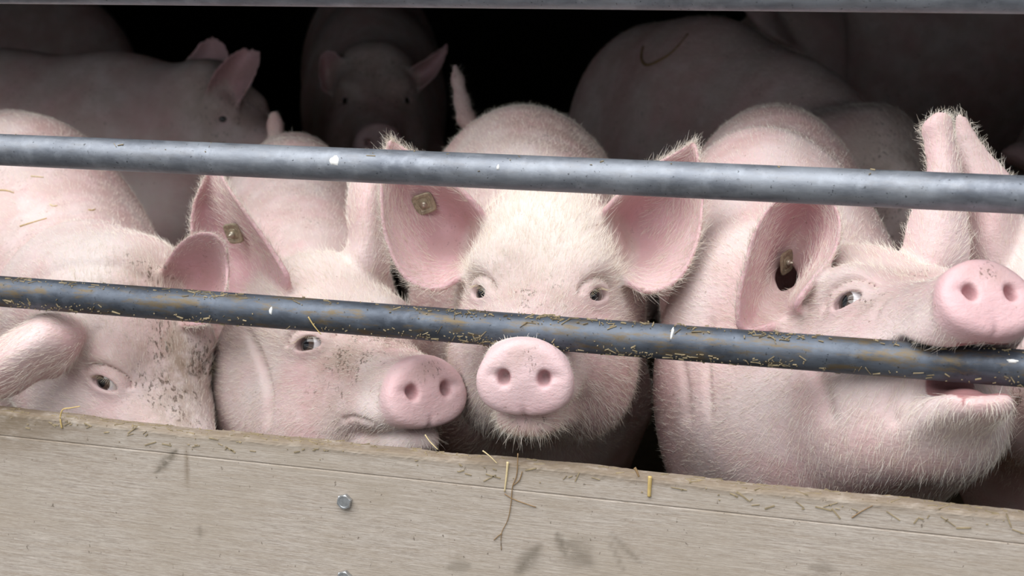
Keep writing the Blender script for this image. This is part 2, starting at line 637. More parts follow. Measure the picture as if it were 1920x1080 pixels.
#            y      half-width  top     bottom
HEAD_SEC = np.array([
    (-0.26, 0.120, 0.050, -0.200), (-0.20, 0.124, 0.092, -0.205), (-0.15, 0.121, 0.122, -0.205), (-0.11, 0.114, 0.130, -0.195),
    (-0.07, 0.105, 0.116, -0.180), (-0.035, 0.096, 0.083, -0.165), (0.0, 0.087, 0.047, -0.150), (0.035, 0.075, 0.020, -0.132),
    (0.07, 0.064, 0.003, -0.120), (0.105, 0.056, -0.009, -0.113), (0.14, 0.0525, -0.018, -0.109), (0.17, 0.0515, -0.022, -0.108),
    (0.19, 0.0505, -0.024, -0.108)])
JAW_SEC = np.array([
    (-0.10, 0.085, -0.100, -0.195), (-0.04, 0.080, -0.104, -0.190), (0.02, 0.064, -0.110, -0.176), (0.07, 0.050, -0.111, -0.162),
    (0.11, 0.042, -0.112, -0.154), (0.14, 0.038, -0.113, -0.150), (0.158, 0.030, -0.115, -0.146), (0.17, 0.018, -0.120, -0.140)])


def loft(sec, x, y, z, n=2.35):
    yy = np.linspace(sec[0, 0], sec[-1, 0], 400)
    tab = []
    for c in (1, 2, 3):                                   # smooth the section table
        v = np.interp(yy, sec[:, 0], sec[:, c])
        k = np.hanning(41); k /= k.sum()
        v = np.convolve(np.pad(v, 20, mode='edge'), k, 'valid')
        tab.append(v.astype(np.float32))
    idx = np.clip((y - yy[0]) / (yy[-1] - yy[0]) * 399, 0, 399).astype(np.int32)
    w, top, bot = tab[0][idx], tab[1][idx], tab[2][idx]
    zc, h = (top + bot) * 0.5, (top - bot) * 0.5
    q = ((np.abs(x) / w) ** n + (np.abs(z - zc) / h) ** n) ** (1 / n)
    f = (q - 1) * np.minimum(w, h)
    f = smax(f, y - sec[-1, 0], 0.012)
    return smax(f, sec[0, 0] - y, 0.02)


def ell(x, y, z, c, r):
    q = np.sqrt(((x - c[0]) / r[0]) ** 2 + ((y - c[1]) / r[1]) ** 2 + ((z - c[2]) / r[2]) ** 2)
    return (q - 1) * min(r)


EYE_C = np.array([0.0640, 0.004, 0.0])
EYE_N = np.array([0.80, 0.52, 0.18]); EYE_N /= np.linalg.norm(EYE_N)


def head_field(x, y, z, jaw=0.0, es=1.0):
    f = loft(HEAD_SEC, x, y, z)
    ax = np.abs(x)
    f = smin(f, ell(ax, y, z, (0.056, -0.055, -0.110), (0.067, 0.105, 0.088)), 0.05)       # jowl
    f = smin(f, ell(ax, y, z, (0.058, -0.020, 0.030), (0.030, 0.038, 0.026)), 0.035)       # brow
    f = smin(f, ell(ax, y, z, (0.036, 0.120, -0.090), (0.024, 0.060, 0.022)), 0.02)        # upper lip
    # lower jaw, hinged
    hy, hz = -0.03, -0.115
    c, s = math.cos(jaw), math.sin(jaw)
    jy, jz = hy + (y - hy) * c - (z - hz) * s, hz + (y - hy) * s + (z - hz) * c
    fj = loft(JAW_SEC, x, jy, jz, 2.6)
    cav = None
    if jaw > 0.05:
        cav = ell(x, jy, jz, (0, 0.115, -0.104), (0.030, 0.050, 0.020))
        fj = smax(fj, -cav, 0.010)
        fj = smin(fj, ell(x, jy, jz, (0, 0.085, -0.120), (0.022, 0.050, 0.012)), 0.006)    # tongue
        f = smax(f, -ell(x, y, z, (0, 0.11, -0.125), (0.028, 0.05, 0.022)), 0.010)         # palate
    f = smin(f, fj, 0.008 if jaw < 0.05 else 0.018)
    # nose plate
    zz, yy = z + 0.067, y - 0.186
    rx = 0.0545 * (1 - 0.34 * np.clip(zz / 0.042, 0, 1) ** 1.3 - 0.10 * np.clip(-zz / 0.046, 0, 1) ** 2)
    q = (np.abs(x / rx) ** 2.2 + np.abs(zz / 0.0430) ** 2.2) ** (1 / 2.2)
    face = yy - 0.011 - 0.004 * (1 - q) + 0.10 * zz * zz / 0.045
    disc = smax((q - 1) * 0.045, smax(face, -yy - 0.013, 0.006), 0.011)
    f = smin(f, disc, 0.014)
    # nostrils: round hole plus a slit running outward
    f = smax(f, -ell(ax, y, z, (0.0235, 0.205, -0.0645), (0.0076, 0.032, 0.0100)), 0.005)
    f = smax(f, -ell(ax, y, z, (0.0325, 0.206, -0.0615), (0.0105, 0.0095, 0.0050)), 0.006)
    # cleft under the plate
    f = smax(f, -ell(x, y, z, (0, 0.203, -0.113), (0.0028, 0.014, 0.011)), 0.005)
    # eyes: lids round a slit
    e = EYE_C
    n = EYE_N
    t = np.array([-n[1], n[0], 0]); t /= np.linalg.norm(t)      # roughly toward the snout
    t = t + np.array([0, 0, 0.10]); t -= n * (t @ n); t /= np.linalg.norm(t)
    b = np.cross(n, t) * (1 if np.cross(n, t)[2] > 0 else -1)
    dx, dy, dz = ax - e[0], y - e[1], z - e[2]
    en, et, eb = dx * n[0] + dy * n[1] + dz * n[2], dx * t[0] + dy * t[1] + dz * t[2], dx * b[0] + dy * b[1] + dz * b[2]
    en, et, eb = en / es, et / es, eb / es
    ring = np.sqrt((et / 1.42) ** 2 + (eb / 1.05) ** 2 + (en - 0.0012) ** 2) - 0.0162
    f = smax(f, -es * ell(et, eb, en, (0, 0.001, 0.024), (0.028, 0.022, 0.012)), 0.012)         # socket
    f = smin(f, ring * es, 0.013)
    slit = np.sqrt((et / 2.0) ** 2 + ((eb - 0.0006 + et * et * 6) / 0.88) ** 2) - 0.0080
    slit = smax(slit, -en + 0.004, 0.002)
    f = smax(f, -slit * es, 0.003)
    fold = np.abs(np.sqrt((et / 1.6) ** 2 + (eb / 1.15) ** 2) - 0.0175) - 0.0004           # crease round the lids
    fold = smax(fold, np.abs(en - 0.006) - 0.012, 0.003)
    f = smax(f, -np.where(eb > 0.002, fold, 1.0), 0.006)
    return f


def catmull(P, m):
    P = np.array(P, float)
    n = len(P)
    out = []
    for s in np.linspace(0, n - 1 - 1e-6, m):
        i = int(s); u = s - i
        p0, p1, p2, p3 = P[max(i - 1, 0)], P[i], P[min(i + 1, n - 1)], P[min(i + 2, n - 1)]
        out.append(0.5 * ((2 * p1) + (-p0 + p2) * u + (2 * p0 - 5 * p1 + 4 * p2 - p3) * u * u + (-p0 + 3 * p1 - 3 * p2 + p3) * u ** 3))
    return np.array(out)


def ear_solid(rows, root, nv=34, nu=20, t0=0.0026):
    """rows: base->tip, each (edge, middle, edge) as places; a closed leaf of flesh"""
    R = np.array(rows, float)
    base = R[0] + 0.55 * (root - R[0])
    R = np.concatenate([base[None], R], 0)
    A, Mi, B = catmull(R[:, 0], nv), catmull(R[:, 1], nv), catmull(R[:, 2], nv)
    u = np.linspace(0, 1, nu)[None, :, None]
    ctl = 2 * Mi - 0.5 * (A + B)
    G = (1 - u) ** 2 * A[:, None] + 2 * u * (1 - u) * ctl[:, None] + u ** 2 * B[:, None]
    du = np.gradient(G, axis=1); dv = np.gradient(G, axis=0)
    N = np.cross(du, dv); N /= np.linalg.norm(N, axis=2, keepdims=True) + 1e-9
    vv = np.linspace(0, 1, nv)[:, None]
    uu = np.linspace(-1, 1, nu)[None, :]
    th = t0 * (1 + 1.6 * (1 - vv) ** 2) * (0.75 + 0.35 * (1 - uu ** 2))
    Fr, Bk = G + N * th[..., None], G - N * th[..., None]
    V = np.concatenate([Fr.reshape(-1, 3), Bk.reshape(-1, 3)], 0)
    o = nv * nu
    q = []
    for i in range(nv - 1):
        for j in range(nu - 1):
            a, b, c, d = i * nu + j, i * nu + j + 1, (i + 1) * nu + j + 1, (i + 1) * nu + j
            q.append((a, b, c, d)); q.append((o + d, o + c, o + b, o + a))
    rim = [(0, j) for j in range(nu - 1)] + [(i, nu - 1) for i in range(nv - 1)] + [(nv - 1, j) for j in range(nu - 1, 0, -1)] + [(i, 0) for i in range(nv - 1, 0, -1)]
    ids = [i * nu + j for i, j in rim]
    for a, b in zip(ids, ids[1:] + ids[:1]):
        q.append((b, a, o + a, o + b))
    k = len(R) // 2
    hollow = 0.5 * (R[k, 0] + R[k, 2]) - R[k, 1]
    hollow /= np.linalg.norm(hollow) + 1e-9
    return V, np.array(q, np.int32), G, hollow


def axis_coords(lo, hi, flo, fhi, hf, hc):
    xs = list(np.arange(flo, fhi + hf, hf))
    s, x = hf, xs[-1]
    while x < hi:
        s = min(s * 1.12, hc); x += s; xs.append(x)
    s, x = hf, xs[0]
    pre = []
    while x > lo:
        s = min(s * 1.12, hc); x -= s; pre.append(x)
    return np.array(pre[::-1] + xs, np.float32)


BASIS = np.stack([RIGHT, FLAT, np.array([0, 0, 1.0])], 0)       # rows


def make_pig(name, label, group, head, spine, ears, legs, jaw=0.0, extra=(), tail=None, hf=0.0027, hc=0.008,
             hair=0, mud=None, gaze=(0.0, 0.0), tags=(), white=0.5, eyes=(1, -1), pinkbase=0.0, mat='skin', scale=1.0, ear_pit_shade=(), dent=0, eye_scale=1.0, bowls=(), avoid=(), creases=(), hair_len=1.0):
    px, py, d, yaw, pitch, roll = head
    HM = head_axes(math.radians(yaw), math.radians(pitch), math.radians(roll))
    HO = W(px, py, d)
    toB = lambda P: (np.asarray(P, float)) @ BASIS.T
    loc = lambda P: HO + HM @ (np.asarray(P, float) * scale)

    # --- skeleton
    seg = []
    nodes = []
    for (sx, sy, sd, w, h) in spine:
        c = W(sx, sy, sd); c[2] -= h
        nodes.append((c, w, h))
    nodes.append((loc((0, -0.20, -0.06)), 0.112 * scale, 0.140 * scale))
    nodes2 = [(toB(c), w, h) for c, w, h in nodes]
    ear_data = [ear_solid([[W(*p) for p in row] for row in rows], loc((0.055 * sgn, -0.09, 0.03))) for sgn, rows in ears]
    pts = [toB(loc(p)) for p in ((0, 0.21, -0.07), (0.13, -0.1, 0.13), (-0.13, -0.1, 0.13), (0.13, -0.05, -0.2), (-0.13, -0.05, -0.2), (0, 0.17, -0.26 if jaw else -0.16))]
    for e in ear_data:
        g = e[2][6:].reshape(-1, 3)
        pts += [toB(g.min(0)), toB(g.max(0))]; pts += list(toB(g[::7]))
    pts = np.array(pts)
    flo, fhi = pts.min(0) - 0.02, pts.max(0) + 0.02
    bl = np.array([np.minimum(c - 0.32, c + 0.32) for c, w, h in nodes2]).min(0)
    bh = np.array([c + 0.32 for c, w, h in nodes2]).max(0)
    lo, hi = np.minimum(flo, bl), np.maximum(fhi, bh)
    lo[2] = -0.03
    if tail:
        tp = np.array([toB(W(*p[:3])) for p in tail])
        hi = np.maximum(hi, tp.max(0) + 0.03)
    ax = [axis_coords(lo[k], hi[k], flo[k], fhi[k], hf, hc) for k in range(3)]
    X, Y, Z = ax[0][:, None, None], ax[1][None, :, None], ax[2][None, None, :]
    f = np.full((len(ax[0]), len(ax[1]), len(ax[2])), 0.2, np.float32)

    def sub(lo_, hi_):
        return tuple(slice(max(0, int(np.searchsorted(ax[k], lo_[k])) - 1), int(np.searchsorted(ax[k], hi_[k])) + 1) for k in range(3))

    def capsule(a, b, wa, ha, wb, hb, k, pad=0.10, upz=True):
        a, b = np.asarray(a), np.asarray(b)
        r = max(wa, ha, wb, hb) + pad
        sl = sub(np.minimum(a, b) - r, np.maximum(a, b) + r)
        x, y, z = X[sl[0]], Y[:, sl[1]], Z[:, :, sl[2]]
        dvec = b - a
        L2 = float(dvec @ dvec)
        t = np.clip(((x - a[0]) * dvec[0] + (y - a[1]) * dvec[1] + (z - a[2]) * dvec[2]) / L2, 0, 1).astype(np.float32)
        ex, ey, ez = x - a[0] - t * dvec[0], y - a[1] - t * dvec[1], z - a[2] - t * dvec[2]
        w, h = wa + (wb - wa) * t, ha + (hb - ha) * t
        if upz:
            tn = dvec / math.sqrt(L2)
            lat = np.cross(tn, (0, 0, 1)); lat /= np.linalg.norm(lat)
            upn = np.cross(lat, tn)
            A = ex * lat[0] + ey * lat[1]
            B = ex * upn[0] + ey * upn[1] + ez * upn[2]
            C = ex * tn[0] + ey * tn[1] + ez * tn[2]
            q = np.sqrt((A / w) ** 2 + (B / h) ** 2 + (C / (0.55 * (w + h))) ** 2)
            g = (q - 1) * np.minimum(w, h)
        else:
            g = np.sqrt(ex * ex + ey * ey + ez * ez) - w
        f[sl] = smin(f[sl], g.astype(np.float32), k)

    for (a, wa, ha), (b, wb, hb) in zip(nodes2, nodes2[1:]):
        capsule(a, b, wa, ha, wb, hb, 0.04)
    for (ex_, ey_, ed_, r) in extra:
        c = toB(W(ex_, ey_, ed_))
        sl = sub(c - max(r) - 0.1, c + max(r) + 0.1)
        g = ell(X[sl[0]], Y[:, sl[1]], Z[:, :, sl[2]], c, r)
        f[sl] = smin(f[sl], np.broadcast_to(g, f[sl].shape), 0.07)
    # --- legs
    hoofs = []
    if legs:
        r0, r1 = nodes2[0], nodes2[len(spine) - 1]
        ax_dir = r1[0] - r0[0]; ax_dir[2] = 0; ax_dir = ax_dir / np.linalg.norm(ax_dir)
        lat = np.array([ax_dir[1], -ax_dir[0], 0])
        for (c, w, h), back in ((r0, True), (r1, False)):
            for s in (-1, 1):
                hip = c + lat * s * w * 0.62; hip = hip + np.array([0, 0, -h * 0.35])
                if back:
                    knee = hip + ax_dir * 0.06 + np.array([0, 0, -(hip[2] - 0.26)])
                    hock = np.array([*(hip[:2] - ax_dir[:2] * 0.07), 0.19])
                    foot = np.array([*(hip[:2] - ax_dir[:2] * 0.03), 0.028])
                else:
                    knee = np.array([*(hip[:2] - ax_dir[:2] * 0.02), 0.24])
                    hock = np.array([*(hip[:2] + ax_dir[:2] * 0.01), 0.17])
                    foot = np.array([*(hip[:2] + ax_dir[:2] * 0.01), 0.028])
                capsule(hip, knee, 0.085, 0.085, 0.055, 0.055, 0.05, upz=False)
                capsule(knee, hock, 0.052, 0.05, 0.038, 0.038, 0.02, upz=False)
                capsule(hock, foot, 0.036, 0.036, 0.032, 0.032, 0.015, upz=False)
                hoofs.append((foot, ax_dir))
    if tail:
        tr = [p[3] for p in tail]
        for i in range(len(tail) - 1):
            capsule(tp[i], tp[i + 1], tr[i], tr[i], tr[i + 1], tr[i + 1], 0.012, pad=0.03, upz=False)
    # --- head
    hb = HM.T @ BASIS.T                                     # basis -> head rows
    ho = toB(HO)
    sl = sub(flo - 0.06, fhi + 0.06)
    x, y, z = X[sl[0]] - ho[0], Y[:, sl[1]] - ho[1], Z[:, :, sl[2]] - ho[2]
    lx, ly, lz = [((hb[k, 0] * x + hb[k, 1] * y + hb[k, 2] * z) / scale).astype(np.float32) for k in range(3)]
    fh = head_field(lx, ly, lz, jaw=math.radians(jaw), es=eye_scale) * scale
    f[sl] = smin(f[sl], fh.astype(np.float32), 0.045)
    for (cx, cy, cd, cr) in bowls:                          # hollow under the ear before the ear is laid in
        c = toB(W(cx, cy, cd))
        s3 = sub(c - 0.16, c + 0.16)
        g = ell(X[s3[0]], Y[:, s3[1]], Z[:, :, s3[2]], c, (cr, cr * 1.7, cr * 1.25))
        f[s3] = smax(f[s3], np.broadcast_to(-g, f[s3].shape), 0.012)
    # --- ears
    ear_f = np.full(f.shape, 9.0, np.float32)
    ear_of = np.zeros(f.shape, np.int8)
    for ei, (V, q, G, hollow) in enumerate(ear_data):
        vb = toB(V)
        idx = np.stack([np.interp(vb[:, k], ax[k], np.arange(len(ax[k]))) for k in range(3)], 1)
        g = vdb.FloatGrid.createLevelSetFromPolygons(idx.astype(np.float32), quads=q, transform=vdb.createLinearTransform(1.0), halfWidth=5.0)
        i0 = np.maximum(np.floor(idx.min(0)).astype(int) - 6, 0)
        i1 = np.minimum(np.ceil(idx.max(0)).astype(int) + 7, f.shape)
        arr = np.zeros(tuple(i1 - i0), np.float32)
        g.copyToArray(arr, ijk=tuple(int(v) for v in i0))
        arr *= hf
        s3 = tuple(slice(a, b) for a, b in zip(i0, i1))
        ear_of[s3] = np.where(arr < ear_f[s3], ei + 1, ear_of[s3])
        ear_f[s3] = np.minimum(ear_f[s3], arr)
    body_f = f.copy()
    if ear_data:
        f = np.where(ear_f < 1, smin(f, ear_f, 0.011), f)
    for (cx, cy, cd, cr) in ear_pit_shade:
        if cr < 0: continue  # negative radius is colour only: painted shade with no hole
        c = toB(W(cx, cy, cd))
        s3 = sub(c - 0.06, c + 0.06)
        g = ell(X[s3[0]], Y[:, s3[1]], Z[:, :, s3[2]], c, (cr * 0.8, cr * 1.9, cr * 1.15))
        f[s3] = smax(f[s3], np.broadcast_to(-g, f[s3].shape), 0.008)
    if dent:
        # soft flesh giving way round the low rail (and, for a bite, in front of it)
        c0 = toB((-1.0, 0, RZ['low'])); dr = toB((1.0, 0, 0)) ; fr = toB((0, -1.0, 0))
        x, y, z = X - c0[0], Y - c0[1], Z - c0[2]
        fwd_ = x * fr[0] + y * fr[1]
        run = np.clip(fwd_, 0, 0.25) if dent == 2 else 0.0
        g = np.sqrt((fwd_ - run) ** 2 + z * z) - (RR + 0.0026)
        f = smax(f, -g.astype(np.float32), 0.006)
    # --- surface
    band = 0.03
    grid = vdb.FloatGrid(band)
    grid.copyFromArray(np.clip(f, -band, band), tolerance=0.0)
    V, q = grid.convertToQuads(0.0)
    del grid
    idxs = np.clip(np.rint(V).astype(int), 0, np.array(f.shape) - 1)
    ef = ear_f[idxs[:, 0], idxs[:, 1], idxs[:, 2]]
    eo = ear_of[idxs[:, 0], idxs[:, 1], idxs[:, 2]]
    bf = body_f[idxs[:, 0], idxs[:, 1], idxs[:, 2]]
    Pb = np.stack([np.interp(V[:, k], np.arange(len(ax[k])), ax[k]) for k in range(3)], 1)
    Pw = Pb @ BASIS
    # weld check and light smoothing (2 passes of Laplacian)
    for _ in range(2):
        acc = np.zeros_like(Pw); cnt = np.zeros(len(Pw))
        for a, b in ((0, 1), (1, 2), (2, 3), (3, 0)):
            np.add.at(acc, q[:, a], Pw[q[:, b]]); np.add.at(cnt, q[:, a], 1)
            np.add.at(acc, q[:, b], Pw[q[:, a]]); np.add.at(cnt, q[:, b], 1)
        Pw = Pw * 0.55 + 0.45 * acc / np.maximum(cnt, 1)[:, None]
    for other in avoid:                                     # flanks give way where two animals touch
        om = other.data
        ov = np.empty(len(om.vertices) * 3, np.float32); om.vertices.foreach_get('co', ov)
        ov = ov.reshape(-1, 3) + np.array(other.location, np.float32)
        oq = np.empty(len(om.loops), np.int32); om.loops.foreach_get('vertex_index', oq)
        oq = oq.reshape(-1, 4)
        box_lo, box_hi = ov.min(0) - 0.01, ov.max(0) + 0.01
        mine = np.nonzero(((Pw > box_lo) & (Pw < box_hi)).all(1))[0]
        lo2, hi2 = Pw[mine].min(0) - 0.03, Pw[mine].max(0) + 0.03
        keep = ((ov[oq].mean(1) > lo2) & (ov[oq].mean(1) < hi2)).all(1)
        tree = BVHTree.FromPolygons([tuple(v) for v in ov.tolist()], [tuple(v) for v in oq[keep].tolist()])
        for it in range(2):
            for i in mine:
                hit = tree.find_nearest(Vector(Pw[i]), 0.06)
                if hit[0] is None:
                    continue
                dv = Vector(Pw[i]) - hit[0]
                if dv.dot(hit[1]) < 0.002 and (dv.length < 0.003 or abs(dv.normalized().dot(hit[1])) > 0.6):
                    Pw[i] = np.array(hit[0] + hit[1] * 0.0035)
    base = nodes[len(spine) // 2][0].copy(); base[2] = 0.0
    # orientation
    e1, e2 = Pw[q[:, 2]] - Pw[q[:, 0]], Pw[q[:, 3]] - Pw[q[:, 1]]
    fn = np.cross(e1, e2)
    vol = np.einsum('ij,ij->i', fn, Pw[q].mean(1) - Pw.mean(0)).sum()
    if vol < 0:
        q = q[:, ::-1]; fn = -fn
    vn = np.zeros_like(Pw)
    for k in range(4):
        np.add.at(vn, q[:, k], fn)
    vn /= np.linalg.norm(vn, axis=1, keepdims=True) + 1e-12
    if creases:                                             # skin folds pressed into the hide
        dd_ = Pw - CAM
        zz_ = dd_ @ FWD
        ppx, ppy = 960 + FPX * (dd_ @ RIGHT) / zz_, 540 - FPX * (dd_ @ UPV) / zz_
        face_ = np.clip(-np.einsum('ij,ij->i', vn, dd_) / np.linalg.norm(dd_, axis=1) * 3, 0, 1)
        push = np.zeros(len(Pw))
        for (line, sig, dep, dmax) in creases:
            cl = catmull(np.array([(x_, y_, 0.0) for x_, y_ in line]), 24)[:, :2]
            best = np.full(len(Pw), 1e9); tpos = np.zeros(len(Pw))
            for i_ in range(23):
                a_, b_ = cl[i_], cl[i_ + 1]
                v_ = b_ - a_
                u_ = np.clip(((ppx - a_[0]) * v_[0] + (ppy - a_[1]) * v_[1]) / (v_ @ v_ + 1e-9), 0, 1)
                r_ = np.hypot(ppx - a_[0] - u_ * v_[0], ppy - a_[1] - u_ * v_[1])
                tpos = np.where(r_ < best, (i_ + u_) / 23, tpos); best = np.minimum(best, r_)
            fade = np.clip(np.minimum(tpos, 1 - tpos) * 5 + 0.1, 0, 1)
            push += dep * fade * np.exp(-(best / sig) ** 2) * face_ * (zz_ < dmax)
        Pw = Pw - vn * push[:, None]
    me = big_mesh(name, Pw - base, q)
    o = link(name, me, M[mat])
    o.location = tuple(base)
    tag(o, label, 'pig', group)

    # --- colour masks of the hide, plus painted shade in ears and nostrils
    L = (Pw - HO) @ HM / scale
    isear = np.clip((bf - ef) / 0.012, 0, 1) * (eo > 0)
    plate = np.clip((L[:, 1] - 0.168) / 0.012, 0, 1) * (np.abs(L[:, 0]) < 0.08) * (L[:, 2] > -0.125)
    eyed = np.exp(-(np.linalg.norm(L * np.array([1, 1, 1]) - np.array([0.07, 0.004, 0]), axis=1) / 0.026) ** 2) + \
        np.exp(-(np.linalg.norm(L - np.array([-0.07, 0.004, 0]), axis=1) / 0.026) ** 2)
    inner = np.zeros(len(L))
    for ei, e in enumerate(ear_data):
        inner = np.where(eo == ei + 1, np.clip(vn @ e[3] * 1.6 + 0.1, 0, 1), inner)
    pink = np.clip(pinkbase + 0.62 * plate + 0.5 * eyed + isear * (0.25 + 0.75 * inner), 0, 1)
    nost = np.clip(1 - np.linalg.norm((np.abs(L) * np.array([1, 0, 0]) + L * np.array([0, 1, 1]) - np.array([0.0235, 0.196, -0.0645])) / np.array([0.011, 0.016, 0.013]), axis=1), 0, 1)  # nostril holes tinted dark, shade painted into the colour
    headness = np.exp(-((L[:, 1] + 0.05) / 0.09) ** 2) * np.clip((L[:, 2] + 0.03) / 0.05, 0, 1) * (np.abs(L[:, 0]) < 0.15)
    wh = np.clip(white * headness * (1 - plate) * (1 - isear), 0, 1)
    md = np.full(len(L), 0.10) + 0.16 * np.clip((-L[:, 1] - 0.1) / 0.2, 0, 1)
    far = np.clip(np.linalg.norm(L, axis=1) / 0.35, 0, 1)
    for (c, r, a) in (mud or ()):
        md = np.maximum(md, a * np.exp(-(np.linalg.norm((L - np.array(c)) / np.array(r), axis=1)) ** 2))
    md = md * (1 - 0.7 * plate)
    md = np.maximum(md, plate * 0.42 * np.exp(-((L[:, 2] + 0.040) / 0.020) ** 2 - (L[:, 0] / 0.030) ** 2))
    mouth_and_shade = np.zeros(len(L))
    for (cx, cy, cd, cr) in ear_pit_shade:  # ear bases darkened, shade of the hollow painted into the hide
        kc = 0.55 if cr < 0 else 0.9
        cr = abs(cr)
        mouth_and_shade = np.maximum(mouth_and_shade, kc * np.exp(-(np.linalg.norm(Pw - W(cx, cy, cd), axis=1) / (cr * 1.5)) ** 2))
        md = np.maximum(md, 0.30 * np.exp(-(np.linalg.norm(Pw - W(cx, cy, cd), axis=1) / (cr * 2.6)) ** 2))  # mud mask also carries a brown part of this ear shade
    if jaw:
        jy = -0.03 + (L[:, 1] + 0.03) * math.cos(math.radians(jaw)) - (L[:, 2] + 0.115) * math.sin(math.radians(jaw))
        jz = -0.115 + (L[:, 1] + 0.03) * math.sin(math.radians(jaw)) + (L[:, 2] + 0.115) * math.cos(math.radians(jaw))
        inside = (np.abs(L[:, 0]) < 0.036) & (jz > -0.135) & (L[:, 2] < -0.108) & (jy > 0.02) & (jy < 0.158) & (vn[:, 2] * 0 + 1 > 0)
        lip = np.abs(L[:, 0]) > 0.030
        mouth_and_shade = np.maximum(mouth_and_shade, (inside & ~lip) * 0.75)
    for nm, arr in (('pink', pink), ('white', wh), ('mud', np.clip(md, 0, 1)), ('mouth', np.clip(mouth_and_shade + nost * 1.1, 0, 0.9))):
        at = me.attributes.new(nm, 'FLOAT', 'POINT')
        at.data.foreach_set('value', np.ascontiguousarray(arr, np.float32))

    # --- eyeballs
    gx, gz = math.radians(gaze[0]), math.radians(gaze[1])
    for s in eyes:
        c = loc(EYE_C * np.array([s, 1, 1]) + EYE_N * np.array([s, 1, 1]) * 0.0008 * eye_scale)
        n = EYE_N * np.array([s, 1, 1])
        t = np.array([-n[1] * s, abs(n[0]), 0]); t /= np.linalg.norm(t)
        gdir = n * math.cos(gx) + t * math.sin(gx) + np.array([0, 0, 1]) * math.sin(gz)
        gdir = HM @ (gdir / np.linalg.norm(gdir))
        bm = bmesh.new()
        bmesh.ops.create_uvsphere(bm, u_segments=24, v_segments=16, radius=0.0148 * scale)
        for fc in bm.faces: fc.smooth = True
        em = bpy.data.meshes.new('eye'); bm.to_mesh(em); bm.free()
        eo_ = link('eye', em, M['eye'], o)
        eo_.rotation_euler = Vector(gdir).to_track_quat('X', 'Z').to_euler()
        eo_.location = tuple(c - base)
        eo_.scale = (eye_scale,) * 3
        eo_['label'] = 'dark wet eye'
        if hair:
            # lashes fanning from the upper lid
            b = HM @ np.array([0, 0, 1.0]); nn = HM @ n; tt = HM @ t
            cv = []
            for i in range(17):
                a = -0.95 + 1.9 * i / 16
                p0 = c + eye_scale * (nn * (0.0160 - 0.004 * abs(a)) + tt * (a * 0.0145) + b * (0.0080 - 0.0045 * a * a))
                dr = nn * 0.9 - b * (0.75 + 0.1 * rng.normal()) + tt * (a * 0.5 + rng.normal() * 0.12)
                cv.append(np.array([p0 + dr * (0.0075 * eye_scale * k / 3) + b * 0.0004 * k * k for k in range(4)]) - base)
            add_curves('eyelashes', np.array(cv), 0.00018, M['lash'], o)
    # --- hooves
    for (ft, adir) in hoofs:
        w = ft @ BASIS
        dv_ = adir @ BASIS
        V2, F2 = tube([w + np.array([0, 0, 0.03]) - dv_ * 0.004, w + np.array([0, 0, 0.005]), w + dv_ * 0.008 + np.array([0, 0, -0.028])],
                      [0.034, 0.037, 0.043], 12)
        link('hoof', mesh_from('hoof', np.array(V2) - base, F2), M['hoof'], o)
    # --- bristles
    if hair:
        tri = np.concatenate([q[:, [0, 1, 2]], q[:, [0, 2, 3]]], 0)
        a_, b_, c_ = Pw[tri[:, 0]], Pw[tri[:, 1]], Pw[tri[:, 2]]
        area = 0.5 * np.linalg.norm(np.cross(b_ - a_, c_ - a_), axis=1)
        cen = (a_ + b_ + c_) / 3
        Lc = (cen - HO) @ HM / scale
        tp_ = plate[tri].mean(1)
        te = isear[tri].mean(1)
        ti = inner[tri].mean(1)
        toc = CAM - cen; toc /= np.linalg.norm(toc, axis=1, keepdims=True)
        tnv = vn[tri].mean(1)
        facing = np.einsum('ij,ij->i', tnv, toc)
        dens = np.where(Lc[:, 1] > -0.2, 1.0, 0.45)
        dens = dens * (1 - tp_) * np.where(te > 0.5, 1.1 - 0.5 * ti, 1.0) * (cen[:, 2] > 0.3)
        ed = np.minimum(np.linalg.norm(Lc - np.array([0.075, 0.008, 0]), axis=1), np.linalg.norm(Lc - np.array([-0.075, 0.008, 0]), axis=1))
        dens = dens * (ed > 0.017) * (mouth_and_shade[tri].mean(1) < 0.2)
        pr = area * dens; pr /= pr.sum()
        pick = rng.choice(len(tri), hair, p=pr)
        r1_, r2_ = rng.uniform(size=hair), rng.uniform(size=hair)
        sq = np.sqrt(r1_)
        w0, w1, w2 = 1 - sq, sq * (1 - r2_), sq * r2_
        P = w0[:, None] * a_[pick] + w1[:, None] * b_[pick] + w2[:, None] * c_[pick]
        N = tnv[pick]; N /= np.linalg.norm(N, axis=1, keepdims=True) + 1e-9
        Lp = Lc[pick]; ise = te[pick] > 0.45
        # flow of the coat: back from the nose over the face, back and down over the trunk
        fl_head = np.stack([Lp[:, 0] * 2.5, -np.ones(len(Lp)) * 0.6, np.clip(Lp[:, 2] + 0.02, -0.15, 0.15) * 5], 1) @ HM.T
        tail_dir = nodes[0][0] - nodes[len(spine) - 1][0]; tail_dir = tail_dir / np.linalg.norm(tail_dir)
        fl_body = tail_dir[None] + np.array([0, 0, -0.35])
        wgt = np.clip((Lp[:, 1] + 0.22) / 0.1, 0, 1)[:, None]
        flow = fl_head * wgt + fl_body * (1 - wgt)
        for ei, e in enumerate(ear_data):
            sel = ise & (eo[tri[pick, 0]] == ei + 1)
            if sel.any():
                root = e[2][5].mean(0); axis = e[2][-1].mean(0) - root
                out = P[sel] - root
                flow[sel] = out / (np.linalg.norm(out, axis=1, keepdims=True) + 1e-9) + 0.4 * axis / np.linalg.norm(axis)
        flow = flow - N * np.einsum('ij,ij->i', flow, N)[:, None]
        flow /= np.linalg.norm(flow, axis=1, keepdims=True) + 1e-9
        flow = flow + rng.normal(size=flow.shape) * 0.22
